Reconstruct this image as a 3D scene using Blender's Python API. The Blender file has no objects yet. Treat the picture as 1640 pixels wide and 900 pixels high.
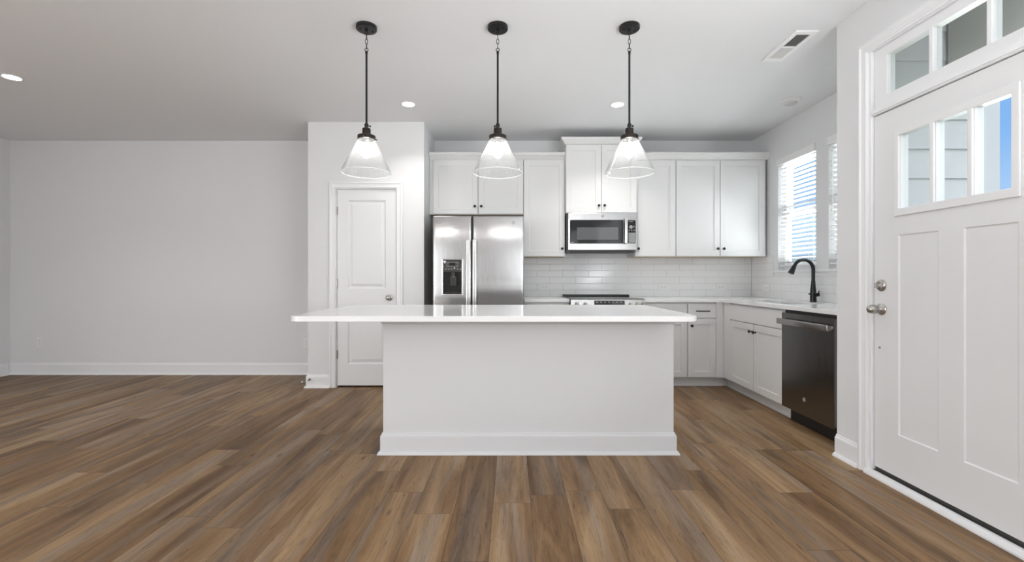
import bpy, bmesh, math, random
from mathutils import Vector, Matrix

C = bpy.context.scene.collection
SC = bpy.context.scene
I = 0.0254                       # the whole scene is dimensioned in inches
PI = math.pi
random.seed(4)

# ------------------------------------------------------------------ camera
cam_d = bpy.data.cameras.new('camera')
cam_d.sensor_width = 36.0
cam_d.lens = 36.0 * 720 / 1640
cam_d.shift_y = -4.5 / 1640
cam_d.clip_start = 0.02
cam_d.clip_end = 400
cam = bpy.data.objects.new('camera', cam_d)
cam.location = (0, 0, 44.5 * I)
cam.rotation_euler = (PI / 2, 0, 0)
C.objects.link(cam)
SC.camera = cam

# ------------------------------------------------------------------ colour management
SC.view_settings.view_transform = 'Standard'
SC.view_settings.look = 'None'
SC.view_settings.gamma = 1
SC.view_settings.use_curve_mapping = False
SC.view_settings.exposure = 0.24

# ------------------------------------------------------------------ sky
W = bpy.data.worlds.new('sky')
SC.world = W
W.use_nodes = True
wn, wl = W.node_tree.nodes, W.node_tree.links
wn.clear()
tc = wn.new('ShaderNodeTexCoord')
sep = wn.new('ShaderNodeSeparateXYZ')
wl.new(tc.outputs['Generated'], sep.inputs[0])
rp = wn.new('ShaderNodeValToRGB')
e = rp.color_ramp.elements
e[0].position = 0.0; e[0].color = (0.62, 0.80, 0.98, 1)
e[1].position = 0.75; e[1].color = (0.16, 0.36, 0.80, 1)
m_ = e.new(0.22); m_.color = (0.24, 0.49, 0.92, 1)
wl.new(sep.outputs['Z'], rp.inputs[0])
# the sunlit half of the sky (behind the camera) is brighter and whiter
mr = wn.new('ShaderNodeMapRange')
mr.inputs['From Min'].default_value = 0.1; mr.inputs['From Max'].default_value = -0.9
mr.inputs['To Min'].default_value = 0.0; mr.inputs['To Max'].default_value = 1.0
wl.new(sep.outputs['Y'], mr.inputs['Value'])
mx = wn.new('ShaderNodeMix'); mx.data_type = 'RGBA'
mx.inputs['B'].default_value = (3.0, 3.1, 3.3, 1)
wl.new(mr.outputs[0], mx.inputs['Factor']); wl.new(rp.outputs[0], mx.inputs['A'])
bg = wn.new('ShaderNodeBackground'); bg.inputs['Strength'].default_value = 0.9
wl.new(mx.outputs['Result'], bg.inputs['Color'])
wo = wn.new('ShaderNodeOutputWorld')
wl.new(bg.outputs[0], wo.inputs['Surface'])

# ------------------------------------------------------------------ lights
def area(name, loc, rot, sx, sy, power, color=(1, 1, 1), spread=PI):
    d = bpy.data.lights.new(name, 'AREA')
    d.shape = 'RECTANGLE'; d.size = sx * I; d.size_y = sy * I
    d.energy = power; d.color = color; d.spread = spread
    o = bpy.data.objects.new(name, d)
    o.location = [v * I for v in loc]; o.rotation_euler = rot
    C.objects.link(o)
    return o
DAY = (0.95, 0.975, 1.0)
# daylight entering by the two tall windows in the right wall beside the camera
area('window_daylight', (81.0, 27, 60), (0, PI / 2, 0), 62, 40, 6, DAY)
area('window_daylight', (81.0, -21, 60), (0, PI / 2, 0), 62, 40, 6, DAY)
# added fill lamps at those windows, tilted up to brighten the ceiling
area('ceiling_fill', (80.6, 27, 50), (0, math.radians(140), 0), 40, 40, 58, DAY)
area('ceiling_fill', (80.6, -21, 50), (0, math.radians(140), 0), 40, 40, 58, DAY)
# added fill lamps at the rear wall, with invented glazing around them
area('rear_left_fill', (-172, -148, 58), (PI / 2, 0, 0), 104, 84, 34, DAY)
area('rear_right_fill', (50, -148, 58), (PI / 2, 0, 0), 54, 84, 18, DAY)
# added fill lamp at the left wall, with invented sliding glazing
area('left_wall_fill', (-230.5, -70, 52), (0, -PI / 2, 0), 84, 110, 132, DAY)
# added fill lamp outside, out of sight below the sills, aimed up and in
area('kitchen_window_fill', (150, 161, 26), (0, math.radians(145), 0), 60, 90, 400, DAY)

# ------------------------------------------------------------------ materials
def principled(name, col, rough=0.5, metal=0.0, spec=0.5):
    m = bpy.data.materials.new(name); m.use_nodes = True
    b = m.node_tree.nodes['Principled BSDF']
    b.inputs['Base Color'].default_value = (*col, 1)
    b.inputs['Roughness'].default_value = rough
    b.inputs['Metallic'].default_value = metal
    b.inputs['Specular IOR Level'].default_value = spec
    return m

def add_noise_bump(m, scale=60, strength=0.05, dist=0.002, vec_scale=(1, 1, 1), rough_var=0.0):
    nt = m.node_tree; b = nt.nodes['Principled BSDF']
    t = nt.nodes.new('ShaderNodeTexCoord')
    mp = nt.nodes.new('ShaderNodeMapping'); mp.inputs['Scale'].default_value = vec_scale
    nt.links.new(t.outputs['Object'], mp.inputs['Vector'])
    n = nt.nodes.new('ShaderNodeTexNoise'); n.inputs['Scale'].default_value = scale
    n.inputs['Detail'].default_value = 4
    nt.links.new(mp.outputs[0], n.inputs['Vector'])
    bp = nt.nodes.new('ShaderNodeBump'); bp.inputs['Strength'].default_value = strength
    bp.inputs['Distance'].default_value = dist
    nt.links.new(n.outputs['Fac'], bp.inputs['Height'])
    nt.links.new(bp.outputs[0], b.inputs['Normal'])
    if rough_var:
        r0 = b.inputs['Roughness'].default_value
        k = nt.nodes.new('ShaderNodeMapRange')
        k.inputs['To Min'].default_value = max(0, r0 - rough_var); k.inputs['To Max'].default_value = r0 + rough_var
        nt.links.new(n.outputs['Fac'], k.inputs['Value'])
        nt.links.new(k.outputs[0], b.inputs['Roughness'])
    return m

M = {}
M['wall'] = add_noise_bump(principled('wall_paint', (0.78, 0.785, 0.79), 0.7, spec=0.3), 220, 0.06, 0.001)
M['ceiling'] = add_noise_bump(principled('ceiling_paint', (0.85, 0.855, 0.865), 0.85, spec=0.2), 180, 0.06, 0.001)
M['trim'] = add_noise_bump(principled('trim_paint', (0.845, 0.85, 0.86), 0.38), 40, 0.02, 0.001)
M['door'] = add_noise_bump(principled('door_paint', (0.80, 0.805, 0.81), 0.42), 50, 0.02, 0.001)
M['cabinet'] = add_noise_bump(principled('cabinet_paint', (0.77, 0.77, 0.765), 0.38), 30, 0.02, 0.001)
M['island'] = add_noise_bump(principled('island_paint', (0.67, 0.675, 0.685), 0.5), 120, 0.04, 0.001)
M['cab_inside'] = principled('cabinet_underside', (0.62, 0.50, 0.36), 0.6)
M['black'] = add_noise_bump(principled('black_metal', (0.015, 0.015, 0.016), 0.38, 0.4), 90, 0.05, 0.001)
M['bronze'] = add_noise_bump(principled('dark_bronze', (0.035, 0.028, 0.024), 0.35, 0.7), 60, 0.05, 0.001)
M['faucet'] = principled('matte_black_faucet', (0.012, 0.013, 0.015), 0.3, 0.3)
M['nickel'] = add_noise_bump(principled('satin_nickel', (0.46, 0.44, 0.42), 0.3, 1.0), 80, 0.04, 0.001)
M['brushed'] = None
M['plastic'] = principled('white_plastic', (0.82, 0.82, 0.81), 0.35)
M['slot'] = principled('dark_slot', (0.05, 0.05, 0.05), 0.6)
M['void'] = principled('black_plastic', (0.012, 0.012, 0.013), 0.45)
M['glossblack'] = principled('black_glass', (0.012, 0.0125, 0.014), 0.06, 0, 0.42)
M['greyglass'] = principled('oven_window_glass', (0.10, 0.104, 0.108), 0.08)
M['panelgrey'] = principled('dispenser_panel', (0.06, 0.058, 0.054), 0.45, 0.2, 0.3)
M['print'] = principled('pale_print', (0.6, 0.6, 0.6), 0.5)
M['sticker'] = principled('white_sticker', (0.85, 0.85, 0.85), 0.5)
M['keypad'] = add_noise_bump(principled('keypad_grey', (0.30, 0.30, 0.31), 0.25), 160, 0.6, 0.004)  # light grey patch with a coarse bump
M['case'] = principled('fridge_case', (0.10, 0.098, 0.095), 0.5)
M['rubber'] = principled('rubber', (0.03, 0.03, 0.03), 0.7)
M['sweep'] = add_noise_bump(principled('door_sweep', (0.05, 0.047, 0.043), 0.6), 90, 0.3, 0.002)
M['slat'] = principled('blind_slat', (0.86, 0.86, 0.85), 0.45)
M['vinyl'] = principled('window_vinyl', (0.84, 0.85, 0.86), 0.35)
M['taupe'] = add_noise_bump(principled('porch_beam_paint', (0.42, 0.41, 0.38), 0.6), 60, 0.1, 0.002)
M['vent_dark'] = principled('vent_dark', (0.06, 0.06, 0.06), 0.7)
M['steelrim'] = principled('sink_steel', (0.55, 0.55, 0.55), 0.28, 1.0)

def brushed(name, col, rough, grain, depth=0.25, wave=0.0):
    """Sheet metal with a fine directional grain: grain gives the frequency along each axis."""
    m = principled(name, col, rough, 1.0)
    nt = m.node_tree; b = nt.nodes['Principled BSDF']
    t = nt.nodes.new('ShaderNodeTexCoord')
    mp = nt.nodes.new('ShaderNodeMapping'); mp.inputs['Scale'].default_value = grain
    nt.links.new(t.outputs['Object'], mp.inputs['Vector'])
    n = nt.nodes.new('ShaderNodeTexNoise'); n.inputs['Scale'].default_value = 1; n.inputs['Detail'].default_value = 2
    nt.links.new(mp.outputs[0], n.inputs['Vector'])
    bp = nt.nodes.new('ShaderNodeBump'); bp.inputs['Strength'].default_value = depth; bp.inputs['Distance'].default_value = 0.0004
    nt.links.new(n.outputs['Fac'], bp.inputs['Height'])
    if wave:
        mp2 = nt.nodes.new('ShaderNodeMapping'); mp2.inputs['Scale'].default_value = (2.2, 2.2, 0.7)
        nt.links.new(t.outputs['Object'], mp2.inputs['Vector'])
        n2 = nt.nodes.new('ShaderNodeTexNoise'); n2.inputs['Scale'].default_value = 1.6; n2.inputs['Detail'].default_value = 1
        nt.links.new(mp2.outputs[0], n2.inputs['Vector'])
        b2 = nt.nodes.new('ShaderNodeBump'); b2.inputs['Strength'].default_value = wave; b2.inputs['Distance'].default_value = 0.01
        nt.links.new(n2.outputs['Fac'], b2.inputs['Height']); nt.links.new(b2.outputs[0], bp.inputs['Normal'])
    nt.links.new(bp.outputs[0], b.inputs['Normal'])
    return m
M['steel'] = brushed('brushed_stainless', (0.54, 0.54, 0.543), 0.18, (900, 900, 4), 0.6, 0.12)
M['steel_h'] = brushed('stainless_horizontal_grain', (0.50, 0.50, 0.495), 0.15, (5, 5, 1100), 0.5)
M['steel_v'] = brushed('stainless_handle', (0.72, 0.72, 0.715), 0.24, (900, 900, 4), 0.3)
M['darksteel'] = brushed('dark_stainless', (0.21, 0.208, 0.206), 0.2, (900, 900, 4), 0.4)
M['darksteel_bar'] = brushed('dark_stainless_bar', (0.40, 0.39, 0.38), 0.24, (6, 6, 900), 0.3)

def quartz():
    m = principled('white_quartz', (0.80, 0.80, 0.80), 0.13)
    nt = m.node_tree; b = nt.nodes['Principled BSDF']
    t = nt.nodes.new('ShaderNodeTexCoord')
    n = nt.nodes.new('ShaderNodeTexNoise'); n.inputs['Scale'].default_value = 250; n.inputs['Detail'].default_value = 3
    nt.links.new(t.outputs['Object'], n.inputs['Vector'])
    r = nt.nodes.new('ShaderNodeValToRGB')
    r.color_ramp.elements[0].position = 0.25; r.color_ramp.elements[0].color = (0.78, 0.78, 0.78, 1)
    r.color_ramp.elements[1].position = 0.45; r.color_ramp.elements[1].color = (0.84, 0.84, 0.84, 1)
    nt.links.new(n.outputs['Fac'], r.inputs[0]); nt.links.new(r.outputs[0], b.inputs['Base Color'])
    return m
M['quartz'] = quartz()

def math_node(nt, op, a, b=None, c=None):
    n = nt.nodes.new('ShaderNodeMath'); n.operation = op
    for i, v in enumerate((a, b, c)):
        if v is None: continue
        if isinstance(v, (int, float)): n.inputs[i].default_value = v
        else: nt.links.new(v, n.inputs[i])
    return n.outputs[0]

def tile_mat(name, axis, off):
    """3 x 12 inch white subway tile in running bond, thin pale grout."""
    m = principled(name, (0.84, 0.84, 0.84), 0.12)
    nt = m.node_tree; b = nt.nodes['Principled BSDF']
    t = nt.nodes.new('ShaderNodeTexCoord')
    s = nt.nodes.new('ShaderNodeSeparateXYZ'); nt.links.new(t.outputs['Object'], s.inputs[0])
    u = math_node(nt, 'MULTIPLY', s.outputs[axis], 1 / I)
    z = math_node(nt, 'MULTIPLY', s.outputs['Z'], 1 / I)
    row = math_node(nt, 'DIVIDE', math_node(nt, 'SUBTRACT', z, 36.0), 3.0)
    ri = math_node(nt, 'FLOOR', row)
    half = math_node(nt, 'MULTIPLY', math_node(nt, 'MODULO', ri, 2.0), 0.5)
    uu = math_node(nt, 'ADD', math_node(nt, 'DIVIDE', math_node(nt, 'SUBTRACT', u, off), 12.0), half)
    fu = math_node(nt, 'ABSOLUTE', math_node(nt, 'SUBTRACT', math_node(nt, 'FRACT', uu), 0.5))
    fv = math_node(nt, 'ABSOLUTE', math_node(nt, 'SUBTRACT', math_node(nt, 'FRACT', row), 0.5))
    du = math_node(nt, 'MULTIPLY', math_node(nt, 'SUBTRACT', 0.5, fu), 12.0)
    dv = math_node(nt, 'MULTIPLY', math_node(nt, 'SUBTRACT', 0.5, fv), 3.0)
    d = math_node(nt, 'MINIMUM', du, dv)
    g = nt.nodes.new('ShaderNodeMapRange'); g.inputs['From Min'].default_value = 0.05; g.inputs['From Max'].default_value = 0.10
    nt.links.new(d, g.inputs['Value'])
    mx = nt.nodes.new('ShaderNodeMix'); mx.data_type = 'RGBA'
    mx.inputs['A'].default_value = (0.60, 0.60, 0.595, 1); mx.inputs['B'].default_value = (0.84, 0.84, 0.84, 1)
    nt.links.new(g.outputs[0], mx.inputs['Factor']); nt.links.new(mx.outputs['Result'], b.inputs['Base Color'])
    rr = nt.nodes.new('ShaderNodeMapRange'); rr.inputs['To Min'].default_value = 0.7; rr.inputs['To Max'].default_value = 0.14
    nt.links.new(g.outputs[0], rr.inputs['Value']); nt.links.new(rr.outputs[0], b.inputs['Roughness'])
    g2 = nt.nodes.new('ShaderNodeMapRange'); g2.inputs['From Min'].default_value = 0.03; g2.inputs['From Max'].default_value = 0.16
    nt.links.new(d, g2.inputs['Value'])
    # each tile sits at a slightly different tilt
    cid = nt.nodes.new('ShaderNodeCombineXYZ')
    nt.links.new(math_node(nt, 'FLOOR', uu), cid.inputs[0]); nt.links.new(ri, cid.inputs[1])
    wn_ = nt.nodes.new('ShaderNodeTexWhiteNoise'); wn_.noise_dimensions = '2D'; nt.links.new(cid.outputs[0], wn_.inputs['Vector'])
    tilt = math_node(nt, 'MULTIPLY', math_node(nt, 'SUBTRACT', wn_.outputs['Value'], 0.5), math_node(nt, 'SUBTRACT', math_node(nt, 'FRACT', row), 0.5))
    h = math_node(nt, 'ADD', g2.outputs[0], math_node(nt, 'MULTIPLY', tilt, 0.5))
    bp = nt.nodes.new('ShaderNodeBump'); bp.inputs['Strength'].default_value = 0.5; bp.inputs['Distance'].default_value = 0.0012
    nt.links.new(h, bp.inputs['Height']); nt.links.new(bp.outputs[0], b.inputs['Normal'])
    return m
M['tile_back'] = tile_mat('subway_tile', 'X', 5.4)
M['tile_side'] = tile_mat('subway_tile_side', 'Y', 4.5)

def floor_mat():
    m = principled('vinyl_plank', (0.25, 0.16, 0.1), 0.36, spec=0.18)
    nt = m.node_tree; b = nt.nodes['Principled BSDF']; L = nt.links
    t = nt.nodes.new('ShaderNodeTexCoord')
    s = nt.nodes.new('ShaderNodeSeparateXYZ'); L.new(t.outputs['Object'], s.inputs[0])
    x = math_node(nt, 'MULTIPLY', s.outputs['X'], 1 / I); y = math_node(nt, 'MULTIPLY', s.outputs['Y'], 1 / I)
    cx = math_node(nt, 'DIVIDE', math_node(nt, 'SUBTRACT', x, 3.7), 7.4)
    col = math_node(nt, 'FLOOR', cx)
    w1 = nt.nodes.new('ShaderNodeTexWhiteNoise'); w1.noise_dimensions = '1D'; L.new(col, w1.inputs['W'])
    cy = math_node(nt, 'ADD', math_node(nt, 'DIVIDE', y, 48.0), math_node(nt, 'MULTIPLY', w1.outputs['Value'], 7.0))
    row = math_node(nt, 'FLOOR', cy)
    cid = nt.nodes.new('ShaderNodeCombineXYZ'); L.new(col, cid.inputs[0]); L.new(row, cid.inputs[1])
    w2 = nt.nodes.new('ShaderNodeTexWhiteNoise'); w2.noise_dimensions = '2D'; L.new(cid.outputs[0], w2.inputs['Vector'])
    pid = w2.outputs['Value']
    sc = nt.nodes.new('ShaderNodeSeparateColor'); L.new(w2.outputs['Color'], sc.inputs[0])
    # base tone of a plank
    # grain coordinates, shifted for every plank
    def grain(sx, sy, scale, detail, rough, dist):
        v = nt.nodes.new('ShaderNodeCombineXYZ')
        L.new(math_node(nt, 'ADD', math_node(nt, 'MULTIPLY', x, sx), math_node(nt, 'MULTIPLY', pid, 91.0)), v.inputs[0])
        L.new(math_node(nt, 'ADD', math_node(nt, 'MULTIPLY', y, sy), math_node(nt, 'MULTIPLY', sc.outputs[1], 57.0)), v.inputs[1])
        L.new(math_node(nt, 'MULTIPLY', pid, 40.0), v.inputs[2])
        n = nt.nodes.new('ShaderNodeTexNoise')
        n.inputs['Scale'].default_value = scale; n.inputs['Detail'].default_value = detail
        n.inputs['Roughness'].default_value = rough; n.inputs['Distortion'].default_value = dist
        L.new(v.outputs[0], n.inputs['Vector'])
        return n.outputs['Fac']
    broad = grain(0.24, 0.022, 1.0, 4, 0.55, 0.9)      # wide tonal cloud
    fine = grain(6.5, 0.22, 1.0, 5, 0.6, 0.3)        # fine streaks
    fleck = grain(1.9, 0.16, 1.0, 5, 0.6, 0.8)    # short dark checks
    cath = grain(0.75, 0.035, 1.0, 2, 0.5, 2.2)       # long dark veins
    rp1 = nt.nodes.new('ShaderNodeValToRGB')
    e = rp1.color_ramp.elements
    e[0].position = 0.25; e[0].color = (0.120, 0.065, 0.029, 1)
    e[1].position = 0.75; e[1].color = (0.39, 0.258, 0.143, 1)
    k = e.new(0.5); k.color = (0.245, 0.145, 0.070, 1)
    tone = math_node(nt, 'ADD', broad, math_node(nt, 'MULTIPLY', math_node(nt, 'SUBTRACT', pid, 0.5), 0.20))
    tone = math_node(nt, 'ADD', tone, math_node(nt, 'MULTIPLY', math_node(nt, 'SUBTRACT', fine, 0.5), 0.34))
    L.new(tone, rp1.inputs[0])
    # some planks run greyer
    mx = nt.nodes.new('ShaderNodeMix'); mx.data_type = 'RGBA'
    hs = nt.nodes.new('ShaderNodeHueSaturation'); hs.inputs['Saturation'].default_value = 0.70; hs.inputs['Value'].default_value = 0.92
    L.new(rp1.outputs[0], hs.inputs['Color'])
    gr = nt.nodes.new('ShaderNodeMapRange'); gr.inputs['From Min'].default_value = 0.46; gr.inputs['From Max'].default_value = 0.66
    L.new(grain(0.26, 0.012, 1.0, 2, 0.5, 0.6), gr.inputs['Value'])
    L.new(gr.outputs[0], mx.inputs['Factor']); L.new(rp1.outputs[0], mx.inputs['A']); L.new(hs.outputs[0], mx.inputs['B'])
    # dark veins
    vn = nt.nodes.new('ShaderNodeMapRange'); vn.inputs['From Min'].default_value = 0.0; vn.inputs['From Max'].default_value = 0.022
    L.new(math_node(nt, 'ABSOLUTE', math_node(nt, 'SUBTRACT', cath, 0.43)), vn.inputs['Value'])
    fl = nt.nodes.new('ShaderNodeMapRange'); fl.inputs['From Min'].default_value = 0.70; fl.inputs['From Max'].default_value = 0.60
    L.new(fleck, fl.inputs['Value'])
    veil = math_node(nt, 'MULTIPLY', math_node(nt, 'ADD', math_node(nt, 'MULTIPLY', vn.outputs[0], 0.28), 0.72),
                     math_node(nt, 'ADD', math_node(nt, 'MULTIPLY', fl.outputs[0], 0.42), 0.58))
    # occasional knots
    vk = nt.nodes.new('ShaderNodeCombineXYZ')
    L.new(math_node(nt, 'ADD', math_node(nt, 'MULTIPLY', x, 0.16), math_node(nt, 'MULTIPLY', pid, 31.0)), vk.inputs[0])
    L.new(math_node(nt, 'MULTIPLY', y, 0.055), vk.inputs[1])
    vo = nt.nodes.new('ShaderNodeTexVoronoi'); vo.inputs['Scale'].default_value = 1.0
    L.new(vk.outputs[0], vo.inputs['Vector'])
    kn = nt.nodes.new('ShaderNodeMapRange'); kn.inputs['From Min'].default_value = 0.02; kn.inputs['From Max'].default_value = 0.10
    L.new(math_node(nt, 'ADD', vo.outputs['Distance'], math_node(nt, 'MULTIPLY', math_node(nt, 'SUBTRACT', fine, 0.5), 0.10)), kn.inputs['Value'])
    knot = math_node(nt, 'ADD', math_node(nt, 'MULTIPLY', kn.outputs[0], 0.55), 0.45)
    # seams
    fx = math_node(nt, 'MULTIPLY', math_node(nt, 'SUBTRACT', 0.5, math_node(nt, 'ABSOLUTE', math_node(nt, 'SUBTRACT', math_node(nt, 'FRACT', cx), 0.5))), 7.4)
    fy = math_node(nt, 'MULTIPLY', math_node(nt, 'SUBTRACT', 0.5, math_node(nt, 'ABSOLUTE', math_node(nt, 'SUBTRACT', math_node(nt, 'FRACT', cy), 0.5))), 48.0)
    d = math_node(nt, 'MINIMUM', fx, fy)
    sm = nt.nodes.new('ShaderNodeMapRange'); sm.inputs['From Min'].default_value = 0.02; sm.inputs['From Max'].default_value = 0.075
    L.new(d, sm.inputs['Value'])
    seam = math_node(nt, 'ADD', math_node(nt, 'MULTIPLY', sm.outputs[0], 0.55), 0.45)
    fac = math_node(nt, 'MULTIPLY', math_node(nt, 'MULTIPLY', veil, knot), seam)
    mul = nt.nodes.new('ShaderNodeMix'); mul.data_type = 'RGBA'; mul.blend_type = 'MULTIPLY'; mul.inputs['Factor'].default_value = 1
    cc = nt.nodes.new('ShaderNodeCombineColor')
    for i in range(3): L.new(fac, cc.inputs[i])
    L.new(mx.outputs['Result'], mul.inputs['A']); L.new(cc.outputs[0], mul.inputs['B'])
    L.new(mul.outputs['Result'], b.inputs['Base Color'])
    ro = nt.nodes.new('ShaderNodeMapRange'); ro.inputs['To Min'].default_value = 0.38; ro.inputs['To Max'].default_value = 0.52
    L.new(fine, ro.inputs['Value']); L.new(ro.outputs[0], b.inputs['Roughness'])
    bp = nt.nodes.new('ShaderNodeBump'); bp.inputs['Strength'].default_value = 0.25; bp.inputs['Distance'].default_value = 0.001
    hh = math_node(nt, 'ADD', math_node(nt, 'MULTIPLY', sm.outputs[0], 0.8), math_node(nt, 'MULTIPLY', fine, 0.4))
    L.new(hh, bp.inputs['Height']); L.new(bp.outputs[0], b.inputs['Normal'])
    return m
M['floor'] = floor_mat()

def siding_mat():
    m = principled('siding_paint', (0.53, 0.535, 0.545), 0.6)
    nt = m.node_tree; b = nt.nodes['Principled BSDF']
    t = nt.nodes.new('ShaderNodeTexCoord')
    mp = nt.nodes.new('ShaderNodeMapping'); mp.inputs['Scale'].default_value = (2, 2, 26)
    nt.links.new(t.outputs['Object'], mp.inputs['Vector'])
    n = nt.nodes.new('ShaderNodeTexNoise'); n.inputs['Scale'].default_value = 5; n.inputs['Detail'].default_value = 5; n.inputs['Distortion'].default_value = 1.5
    nt.links.new(mp.outputs[0], n.inputs['Vector'])
    bp = nt.nodes.new('ShaderNodeBump'); bp.inputs['Strength'].default_value = 0.5; bp.inputs['Distance'].default_value = 0.003
    nt.links.new(n.outputs['Fac'], bp.inputs['Height']); nt.links.new(bp.outputs[0], b.inputs['Normal'])
    return m
M['siding'] = siding_mat()
M['ext_trim'] = principled('exterior_trim', (0.50, 0.505, 0.53), 0.5)

def grass_mat():
    m = principled('lawn', (0.12, 0.2, 0.06), 0.9)
    nt = m.node_tree; b = nt.nodes['Principled BSDF']
    t = nt.nodes.new('ShaderNodeTexCoord')
    n = nt.nodes.new('ShaderNodeTexNoise'); n.inputs['Scale'].default_value = 2.0; n.inputs['Detail'].default_value = 6
    nt.links.new(t.outputs['Object'], n.inputs['Vector'])
    r = nt.nodes.new('ShaderNodeValToRGB')
    r.color_ramp.elements[0].color = (0.08, 0.14, 0.04, 1); r.color_ramp.elements[1].color = (0.22, 0.3, 0.1, 1)
    nt.links.new(n.outputs['Fac'], r.inputs[0]); nt.links.new(r.outputs[0], b.inputs['Base Color'])
    return m
M['grass'] = grass_mat()
M['far_wall'] = principled('distant_siding', (0.42, 0.58, 0.68), 0.7)
M['far_roof'] = add_noise_bump(principled('distant_shingle', (0.30, 0.36, 0.42), 0.9), 8, 0.4, 0.03)
M['concrete'] = add_noise_bump(principled('porch_concrete', (0.5, 0.49, 0.47), 0.85), 40, 0.2, 0.003)

def clear_glass(name, tint=(0.97, 0.985, 0.985), seeds=False):
    m = bpy.data.materials.new(name); m.use_nodes = True
    nt = m.node_tree; nt.nodes.clear(); L = nt.links
    out = nt.nodes.new('ShaderNodeOutputMaterial')
    tr = nt.nodes.new('ShaderNodeBsdfTransparent'); tr.inputs['Color'].default_value = (*tint, 1)
    gl = nt.nodes.new('ShaderNodeBsdfGlossy'); gl.inputs['Roughness'].default_value = 0.03
    lw = nt.nodes.new('ShaderNodeLayerWeight'); lw.inputs['Blend'].default_value = 0.5
    fr = nt.nodes.new('ShaderNodeMapRange'); fr.inputs['To Min'].default_value = 0.03
    L.new(math_node(nt, 'POWER', lw.outputs['Facing'], 4.5), fr.inputs['Value'])
    mx = nt.nodes.new('ShaderNodeMixShader')
    L.new(fr.outputs[0], mx.inputs[0]); L.new(tr.outputs[0], mx.inputs[1]); L.new(gl.outputs[0], mx.inputs[2])
    last = mx.outputs[0]
    if seeds:
        t = nt.nodes.new('ShaderNodeTexCoord')
        n = nt.nodes.new('ShaderNodeTexNoise'); n.inputs['Scale'].default_value = 22; n.inputs['Detail'].default_value = 4; n.inputs['Distortion'].default_value = 1.0
        L.new(t.outputs['Object'], n.inputs['Vector'])
        bp = nt.nodes.new('ShaderNodeBump'); bp.inputs['Strength'].default_value = 0.5; bp.inputs['Distance'].default_value = 0.004
        L.new(n.outputs['Fac'], bp.inputs['Height']); L.new(bp.outputs[0], gl.inputs['Normal'])
        # little air bubbles caught in the glass scatter light
        v = nt.nodes.new('ShaderNodeTexVoronoi'); v.inputs['Scale'].default_value = 120
        L.new(t.outputs['Object'], v.inputs['Vector'])
        mr = nt.nodes.new('ShaderNodeMapRange')
        mr.inputs['From Min'].default_value = 0.10; mr.inputs['From Max'].default_value = 0.34
        mr.inputs['To Min'].default_value = 0.26; mr.inputs['To Max'].default_value = 0.035
        L.new(v.outputs['Distance'], mr.inputs['Value'])
        df = nt.nodes.new('ShaderNodeBsdfTranslucent'); df.inputs['Color'].default_value = (0.95, 0.95, 0.95, 1)
        d2 = nt.nodes.new('ShaderNodeBsdfDiffuse'); d2.inputs['Color'].default_value = (0.95, 0.95, 0.95, 1)
        ad = nt.nodes.new('ShaderNodeMixShader'); ad.inputs[0].default_value = 0.5
        L.new(df.outputs[0], ad.inputs[1]); L.new(d2.outputs[0], ad.inputs[2])
        m2 = nt.nodes.new('ShaderNodeMixShader')
        L.new(mr.outputs[0], m2.inputs[0]); L.new(last, m2.inputs[1]); L.new(ad.outputs[0], m2.inputs[2])
        last = m2.outputs[0]
    L.new(last, out.inputs['Surface'])
    return m
M['glass'] = clear_glass('window_glass')
M['seeded'] = clear_glass('seeded_glass', (0.96, 0.965, 0.965), True)
M['rimglass'] = principled('glass_rim', (0.92, 0.93, 0.93), 0.08)  # opaque white puts the bright glint of the rim into the colour

def emit(name, col, strength):
    m = bpy.data.materials.new(name); m.use_nodes = True
    nt = m.node_tree; nt.nodes.clear()
    o = nt.nodes.new('ShaderNodeOutputMaterial'); em = nt.nodes.new('ShaderNodeEmission')
    em.inputs['Color'].default_value = (*col, 1); em.inputs['Strength'].default_value = strength
    nt.links.new(em.outputs[0], o.inputs['Surface'])
    return m
M['bulb'] = emit('lit_bulb', (1.0, 0.98, 0.95), 60)
M['led'] = emit('lit_downlight', (1.0, 0.98, 0.95), 14)
M['display'] = emit('lit_display', (0.5, 0.6, 0.65), 0.35)

# ------------------------------------------------------------------ mesh helpers (inches)
FRONT = lambda u, d, w: (u, d, w)          # faces the camera: u right, d away, w up
SIDE = lambda u, d, w: (d, -u, w)          # faces left: u = -y, d = x

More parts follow.
